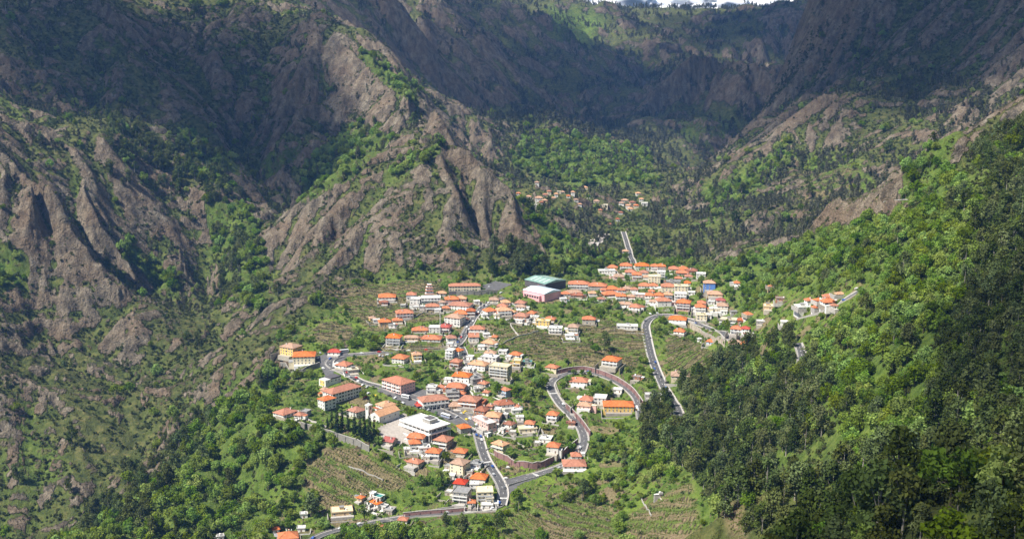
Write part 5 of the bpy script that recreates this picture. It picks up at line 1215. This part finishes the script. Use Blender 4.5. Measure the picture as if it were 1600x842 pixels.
def mass(name, label, kind, pts, scl, mat=None, bark=True):
    """one object that nobody could count: plants on points"""
    V_, Q_, T_, vr, mi, o0 = [], [], [], [], [], 0; mats = [mat or LEAF[kind], PALEBARK if kind in ('euca', 'grey') else BARK]
    for k in range(4):
        bl, (nl, sz), (th, tr), up_ = shape(kind, 300 + k * 11, kind in ('euca', 'broad')); rng = np.random.default_rng(50 + k); v_, q_, t_ = crown(rng, bl, nl, sz)
        tb = trunk_mb(rng, th, tr * 1.3, bl, limbs=2); tv = np.array(tb.v); tq = np.array([f for f in tb.f if len(f) == 4])
        if not bark: tv, tq = tv[:0], tq[:0]
        V_ += [v_, tv]; Q_ += [q_ + o0, tq + o0 + len(v_)] if len(tq) else [q_ + o0]; T_ += [t_, np.zeros(len(tv))]; vr += [np.full(len(v_) + len(tv), 100 + k)]; mi += [np.zeros(len(q_)), np.ones(len(tq))]; o0 += len(v_) + len(tv)
    nP = len(pts); V_.append(np.asarray(pts)); T_.append(np.zeros(nP)); vr.append(RNG.integers(0, 4, nP))
    V_ = np.concatenate(V_); Q_ = np.concatenate(Q_); me = mesh_from(name, V_, Q_, np.concatenate(T_), mats[0]); me.materials.append(mats[1]); me.polygons.foreach_set('material_index', np.concatenate(mi).astype(np.int32))
    a_ = me.attributes.new('var', 'INT', 'POINT'); a_.data.foreach_set('value', np.concatenate(vr).astype(np.int32))
    rot = np.zeros((len(V_), 3), np.float32); rot[-nP:, 2] = RNG.uniform(0, 6.28, nP); rot[-nP:, :2] = RNG.normal(size=(nP, 2)) * .06
    sc_ = np.ones((len(V_), 3), np.float32); sc_[-nP:] = np.asarray(scl)[:, None] * np.c_[RNG.uniform(.85, 1.15, nP), RNG.uniform(.85, 1.15, nP), RNG.uniform(.8, 1.25, nP)]
    for nm, ar in (('rot', rot), ('scl', sc_)): a_ = me.attributes.new(nm, 'FLOAT_VECTOR', 'POINT'); a_.data.foreach_set('vector', ar.ravel())
    o = link(name, me); tag(o, label, None, None, 'stuff'); md = o.modifiers.new('plants', 'NODES'); md.node_group = SG; return o

# what a point can be hidden by: steepest sight line of the ground in front of it
SLP = (Z - H) / GY2; VISM = np.maximum.accumulate(SLP, axis=0)
def fan(y0, y1, dens, amax=0.53):
    n_ = int(dens * amax * (y1 * y1 - y0 * y0)); Y = np.sqrt(RNG.uniform(y0 * y0, y1 * y1, n_)); X = RNG.uniform(-amax, amax, n_) * Y; return X, Y
HX = np.array([(h_[0], h_[1], h_[2]) for h_ in HOUSES])
def clear_of(X, Y, tall):
    ok = np.ones(X.shape, bool)
    for hx, hy, r in HX:
        m = (np.abs(X - hx) < r + 30) & (np.abs(Y - hy) < r + 40); i = np.nonzero(m)[0]
        if len(i): dx, dy = X[i] - hx, Y[i] - hy; ok[i] &= ~((np.abs(dx) < r * .85 + (1.5 if tall else .3)) & (dy < r * .85 + .5) & (dy > -(r * .85 + (14 if tall else 2.0))))
    for P, wd in ROAD_P:
        x0, y0 = P[:, 0].min() - 20, P[:, 1].min() - 30; x1, y1 = P[:, 0].max() + 20, P[:, 1].max() + 30
        i = np.nonzero((X > x0) & (X < x1) & (Y > y0) & (Y < y1) & ok)[0]
        if len(i):
            d = seg_dist(X[i], Y[i], P)[0]; bad = d < wd / 2 + 2.6
            if tall: bad |= seg_dist(X[i], Y[i] + 8, P)[0] < wd / 2 + 2.5; bad |= seg_dist(X[i], Y[i] + 16, P)[0] < wd / 2 + 1.5
            ok[i] &= ~bad
    for P, _, _ in PAVED_P:
        ok &= poly_mask(X, Y, P, 1.0) < .5
        if tall: ok &= poly_mask(X, Y + 10, P, 1.0) < .5
    return ok
def field(y0, y1, dens_fn, base, tall=True, lift=8.0):
    X, Y = fan(y0, y1, base); z = sample(Z, X, Y); u, v = uv_of(X, Y, z)
    uw, vw = u + 14 * fbm(X, Y, 45, 3, 201), v + 9 * fbm(X, Y, 45, 3, 205)
    keep = RNG.uniform(0, 1, len(X)) * base < dens_fn(X, Y, z, uw, vw)
    keep &= ((z + lift - H) / Y > sample(VISM, X, Y) - 0.012) & (u > -60) & (u < 1660) & (v < 985)
    X, Y, z = X[keep], Y[keep], z[keep]; ok = clear_of(X, Y, tall); return X[ok], Y[ok], z[ok] - .15
mvil = lambda X, Y: np.clip(sample(M_VIL, X, Y), 0, 1)
fld = lambda X, Y: np.clip(sample(FIELDM, X, Y), 0, 1)
rk = lambda X, Y: np.clip(sample(rock, X, Y), 0, 1)
def d_broad(X, Y, z, u, v):
    n_ = fbm(X, Y, 38, 3, 501); L = zone(u, v, Y, LUSH); vm = mvil(X, Y)
    d = np.where(L, .0135 * sstep(-.45, .0, n_), 0) + vm * (1 - fld(X, Y)) * (.0042 + .020 * sstep(.15, .42, n_)) * (~L)
    d = np.where(zone(u, v, Y, DARK) & ~L, .0075 * sstep(.0, .3, n_), d); d += (1 - vm) * np.where(L, 0, .0012) * (n_ > .15) * (Y < 2600)
    return d * (1 - .8 * rk(X, Y))
def d_euca(X, Y, z, u, v):
    n_ = fbm(X, Y, 50, 3, 511); Dk = zone(u, v, Y, DARK); L = zone(u, v, Y, LUSH)
    return np.where(Dk, .0105 * sstep(-.6, -.1, n_), np.where(L, .0005, .0012 * (n_ > .25) * (1 - mvil(X, Y)))) * (1 - .8 * rk(X, Y))
def d_grey(X, Y, z, u, v):
    n_ = fbm(X, Y, 85, 3, 521); G = zone(u, v, Y, GREY)
    return (np.where(G, .014 * sstep(-.3, .2, n_), np.where(Y > 2400, .009, .0035) * sstep(-.1, .35, n_) * (Y > 1350)) * (1 - mvil(X, Y)) * (1 - .75 * rk(X, Y))) * np.where(Y > 2400, .55, 1)
def d_bush(X, Y, z, u, v):
    n_ = fbm(X, Y, 30, 3, 531); return (1 - mvil(X, Y)) * (.008 + .055 * sstep(-.2, .4, n_ + .5 * np.clip(sample(hollow, X, Y), -1, 1))) * (1 - .25 * rk(X, Y)) * np.where(zone(u, v, Y, GRASS_AND_LIT), .25, 1)
def d_gbush(X, Y, z, u, v):
    n_ = fbm(X, Y, 22, 3, 541); return mvil(X, Y) * (1 - .9 * fld(X, Y)) * (.012 + .06 * sstep(-.1, .4, n_))
PLANTS = {}
for kind, fn, y0, y1, base, tall, s0, s1 in (('broad', d_broad, 215, 2700, .021, True, .7, 1.85), ('euca', d_euca, 215, 2400, .019, True, .7, 1.7), ('grey', d_grey, 1300, 5150, .014, True, .7, 1.35), ('bush', d_bush, 600, 2600, .072, False, .6, 1.9), ('gbush', d_gbush, 650, 1600, .072, False, .5, 1.5)):
    X, Y, z = field(y0, y1, fn, base, tall, 8 if tall else 2.5)
    s = RNG.uniform(s0, s1, len(X)) * np.where(Y > 2400, 1.35, 1.0)
    if kind == 'broad': s *= 1 - .42 * mvil(X, Y)
    PLANTS[kind] = (X, Y, z, s)
MASS = {'broad': ('chestnut_wood', 'bright green chestnut woods covering the slopes'), 'euca': ('eucalyptus_forest', 'dark olive eucalyptus forest on the shaded slopes'), 'grey': ('pine_forest', 'grey-green pine forest on the far valley sides'), 'bush': ('scrub_vegetation', 'dark scrub dotted over the rocky slopes'), 'gbush': ('garden_foliage', 'green garden shrubs between the houses')}
AREA = {  # words for where a single plant stands
 'hill': 'on the green slope above the forest road', 'dark': 'in the shaded forest beside the gardens', 'flank': 'on the flank that drops from the village to the ravine', 'village': 'among the village houses', 'front': 'below the lower road', 'other': 'on the mountain side'}
def where(u, v, x, y):
    if u > 1430 or (u > 1180 and v > 690): return ('edging' if u < 1430 else 'in') + ' dark forest ' + ('by the lowest plots' if v > 780 else 'level with the hairpin' if v > 600 else 'beside the straight road level' if v > 480 else 'level with the halls' if v > 380 else 'high on the ridge')
    if u > 1050 and v > 540: return 'in the forest between the straight road and the gardens'
    if u > 1080 and y < 1450: return 'on the green slope above the outlying houses'
    if u < 470 and v > 540: return 'on the flank dropping from the village to the ravine'
    if v > 735 and u > 770: return 'below the lower road near the vegetable plots'
    if v > 735: return 'beside the terraced field at the foot of the village'
    if y < 1600:
        b_ = min(LAND, key=lambda q: math.hypot(q[1] - u, (q[2] - v) * 2)); du, dv = u - b_[1], (v - b_[2]) * 2.2
        return (('forest side of ' if du > 0 else 'ravine side of ') if abs(du) > abs(dv) else ('downhill of ' if dv > 0 else 'uphill of ')) + b_[0]
    return 'on the wooded spur beyond the village' if 690 < u < 1020 else 'on the slope below the grey cliff' if u > 1020 else 'on the mountain across the ravine'
ADJ = {'broad': ('bright green', 'chestnut tree', 'tree'), 'euca': ('dark olive', 'eucalyptus tree', 'tree'), 'grey': ('slim grey-green', 'pine tree', 'tree'), 'gbush': ('green', 'garden shrub', 'shrub'), 'bush': ('dark', 'wild shrub', 'shrub')}
for kind, (X, Y, z, s) in PLANTS.items():
    u, v = uv_of(X, Y, z + 3); d = np.sqrt(X * X + Y * Y + (z - H) ** 2); inside = (u > -5) & (u < 1605) & (v > 0) & (v < 850)
    vis = (z + (4 if kind not in ('bush', 'gbush') else 1) - H) / Y > sample(VISM, X, Y) - .004
    rank = np.where(inside & vis, s / d, -1); nI = 300; top = np.argsort(-rank)[:nI]; top = top[rank[top] > 0]; rest = np.ones(len(X), bool); rest[top] = False
    for i in top:
        w_ = where(u[i], v[i], X[i], Y[i]); sm = 'small ' if s[i] < np.median(s[top]) else 'large '
        tree(kind, X[i], Y[i], z[i], float(s[i]), float(RNG.uniform(0, 6.28)), f"{sm}{ADJ[kind][0]} {ADJ[kind][1]} {w_}".replace('chestnut tree', 'chestnut'), f"{sm}{ADJ[kind][1]}s {w_}", ADJ[kind][2])
    mass(MASS[kind][0], MASS[kind][1], kind, np.c_[X, Y, z][rest], s[rest], bark='bush' not in kind)
# cypresses by the church, the lone pine, a few big garden trees
cy = [(512,671,.75),(519,668,1.0),(527,677,1.45),(535,674,1.3),(544,672,1.1),(555,682,1.35),(563,683,1.25),(570,687,1.35),(578,690,1.5),(585,692,1.3),(450,664,.6),(465,668,.6),(478,671,.65)]
for i, (u, v, s) in enumerate(cy):
    p = hit(u, v, Z)[0]; lab = f"dark {'tall ' if s > 1 else 'short '}cypress, {['first', 'second', 'third', 'fourth', 'fifth', 'sixth', 'seventh', 'eighth', 'ninth', 'tenth'][i] if i < 10 else ['first', 'second', 'third'][i - 10]} along the {'church terrace counted from the school' if i < 10 else 'drive of the first orange-roofed house'}"
    tree('cyp', p[0], p[1], p[2], s * 1.4, i * 1.3, lab, 'cypresses', var=i % 5, sz=s * 1.75)
p = hit(570, 827, Z)[0]; tree('pine', *p, 1.35, .5, 'lone tall pine with bare trunk at the lower lane', 'big single trees')
for u, v, s, lab in ((690,757,1.5,'big round dark green tree beside the lowest roofs'),(768,432,1.6,'tall dark tree at the foot of the cliff above the car park'),(945,548,1.5,'large dark tree above the solitary white house'),(930,552,1.3,'broad tree beside the terraces under the white long house'),(585,540,1.4,'big tree in the grove above the street'),(575,533,1.3,'second big tree in the grove above the street'),(850,608,1.4,'large tree inside the hairpin bend'),(836,606,1.3,'tree leaning over the plots by the hairpin'),(888,598,1.0,'tree beside the low house inside the hairpin'),(897,586,.75,'tree below the start of the long red wall'),(909,585,.7,'second tree below the start of the long red wall'),(920,588,.75,'third tree below the start of the long red wall'),(879,606,.8,'tree in the crook of the hairpin'),(928,602,.8,'tree behind the yellow house inside the hairpin'),(941,606,.7,'second tree behind the yellow house inside the hairpin'),(952,612,.8,'tree by the flat white house inside the hairpin'),(985,596,.8,'tree on top of the long red wall'),(842,622,1.2,'large tree outside the first bend of the hairpin'),(828,618,1.1,'second large tree outside the first bend of the hairpin'),(925,700,1.0,'tree beyond the lower bend of the hairpin'),(935,690,1.0,'second tree beyond the lower bend of the hairpin'),(870,745,1.0,'tree in front of the lowest red wall')):
    p = hit(u, v, Z)[0]; tree('euca' if 'dark tree' in lab else 'broad', *p, s, u * .1, lab, 'big single trees')
# vines and crops in rows
vx, vy = [], []
for P, a, wd in FIELD_P:
    x0, y0 = P.min(0); x1, y1 = P.max(0); cx_, cy_ = (x0 + x1) / 2, (y0 + y1) / 2; R = .6 * math.hypot(x1 - x0, y1 - y0)
    for q in np.arange(-R, R, 2.4):
        t = np.arange(-R, R, 1.25); t = t + RNG.normal(size=len(t)) * .3; qq = q + RNG.normal(size=len(t)) * .2
        X, Y = cx_ + t * math.cos(a) - qq * math.sin(a), cy_ + t * math.sin(a) + qq * math.cos(a)
        m = (poly_mask(X, Y, P, .5) > .5) & (fbm(X, Y, 25, 2, 601 + int(q * 3) % 5) > -.08); vx.append(X[m]); vy.append(Y[m])
vx, vy = np.concatenate(vx), np.concatenate(vy); ok = clear_of(vx, vy, False); vx, vy = vx[ok], vy[ok]
mass('vine_rows_vegetation', 'rows of vines and vegetables on the terraced plots', 'gbush', np.c_[vx, vy, sample(Z, vx, vy) - .1], RNG.uniform(.3, .55, len(vx)), LEAF['vine'], False)

# ------------------------------------------------------------------ clouds and the air
def vol_mat(name, dens, col, aniso):
    m = bpy.data.materials.new(name); m.use_nodes = True; nt = m.node_tree; nt.nodes.clear(); out = N(nt, 'ShaderNodeOutputMaterial'); v_ = N(nt, 'ShaderNodeVolumePrincipled')
    v_.inputs['Density'].default_value = dens; v_.inputs['Color'].default_value = (*col, 1); v_.inputs['Anisotropy'].default_value = aniso
    nt.links.new(v_.outputs[0], out.inputs['Volume']); return m
CLOUD = vol_mat('cloud', 0.0095, (1, 1, 1), 0.2); THIN = vol_mat('thin_cloud', 0.0075, (1, 1, 1), 0.2); BANK_M = plain('cloud_bank', (0.86, 0.87, 0.90), var=0.02, scale=0.002)
def cloud(x, y, z, rx, ry, rz, seed, label, mat=None):
    bm = bmesh.new(); bmesh.ops.create_icosphere(bm, subdivisions=5, radius=1.0); V_ = np.array([v.co[:] for v in bm.verts])
    n_ = fbm(V_[:, 0] * 3 + V_[:, 2] * 1.7, V_[:, 1] * 3 - V_[:, 2] * 1.3, 1.4, 5, seed); f = np.clip(1 + .6 * n_, .5, 2)
    for v, k in zip(bm.verts, f): v.co *= k; v.co.z *= (1.0 if v.co.z > 0 else .45)
    me = bpy.data.meshes.new('cloud'); bm.to_mesh(me); bm.free(); me.materials.append(mat or CLOUD); me.shade_smooth(); o = link('cloud', me, None, (x, y, z), 0); o.scale = (rx, ry, rz); tag(o, label, 'cloud', 'clouds over the valley'); return o
ZTOP = float(Z.max()) + 25
def shade(u, v, rx, ry, seed, label, zc=1050, rz=130, mat=None):
    p = hit(u, v, Z)[0]; t = (zc - p[2]) / SUN_DIR.z; return cloud(p[0] + SUN_DIR.x * t, p[1] + SUN_DIR.y * t, zc, rx, ry, rz, seed, label, mat)
shade(120, 80, 300, 300, 1, 'cloud shading the upper mountain side above the ravine')
shade(330, 110, 260, 330, 11, 'cloud shading the crags left of the rocky spur'.replace('left of', 'beside'))
shade(440, 250, 110, 180, 21, 'small cloud shading the hollow beside the rocky spur')
shade(720, 130, 330, 450, 2, 'cloud shading the valley head behind the rocky spur')
shade(950, 170, 360, 470, 12, 'cloud shading the wooded valley head')
shade(1100, 110, 520, 520, 3, 'cloud shading the far blue mountain wall', 1050, 130, THIN)
shade(1290, 70, 420, 650, 13, 'cloud shading the far wall beside the grey cliff', 1050, 130, THIN)
shade(760, 30, 420, 480, 14, 'cloud shading the far ridge', 1050, 130, THIN)
shade(1250, 60, 380, 260, 15, 'long cloud shading the foot of the cloud bank', 1150, 110, THIN)
shade(1000, 110, 300, 300, 16, 'thin cloud over the far gorge', 1050, 130, THIN)
shade(1150, 55, 420, 420, 17, 'thin cloud added to shade the far shoulder', 1050, 130, THIN)  # unseen cloud, added to darken the sunlit far rim
shade(1240, 30, 420, 420, 18, 'thin cloud over the end of the far ridge', 1050, 130, THIN)
shade(1450, 60, 240, 300, 4, 'cloud shading the grey cliff')
shade(1660, 560, 95, 200, 5, 'cloud shading the forest edge beside the gardens', 800, 80, THIN)
shade(1420, 840, 130, 80, 6, 'low cloud shading the closest trees', 800, 80, THIN)
def bank():
    rb = np.random.default_rng(77); bm = bmesh.new(); YB = (ZTOP + 8 - H) * F / 20.0; q = YB / 8600
    for i in range(120):
        x = q * rb.uniform(600, 2380); r = q * rb.uniform(60, 150); y = YB + rb.uniform(-300, 1500); z = ZTOP + 8 + r * .75 + q * rb.uniform(0, 90) + max(0, abs(x - q * 1500) - q * 650) * .12
        g = bmesh.ops.create_icosphere(bm, subdivisions=3, radius=1.0)['verts']; V_ = np.array([v.co[:] for v in g]); n_ = fbm(V_[:, 0] * 3 + V_[:, 2] * 1.7 + i, V_[:, 1] * 3 - V_[:, 2] * 1.3, 1.2, 4, 90 + i)
        for v, k in zip(g, np.clip(1 + .5 * n_, .6, 1.6)): v.co = Vector((x + v.co.x * k * r, y + v.co.y * k * r, z + v.co.z * k * r * .45))
    me = bpy.data.meshes.new('cloud_bank'); bm.to_mesh(me); bm.free(); me.materials.append(BANK_M); me.shade_smooth(); tag(link('cloud_bank', me), 'bright white cloud bank hanging behind the far ridge', 'cloud')
bank()
x1 = float(np.abs(GX2).max()) + 60
m = MB(); m.box(-x1, x1, -60, 7000, float(Z.min()) - 12, ZTOP); me = m.mesh('haze', [vol_mat('haze_air', 0.000048, (0.2, 0.45, 1.0), 0.1)])
tag(link('haze', me), 'thin blue haze in the valley air', None, None, 'stuff')
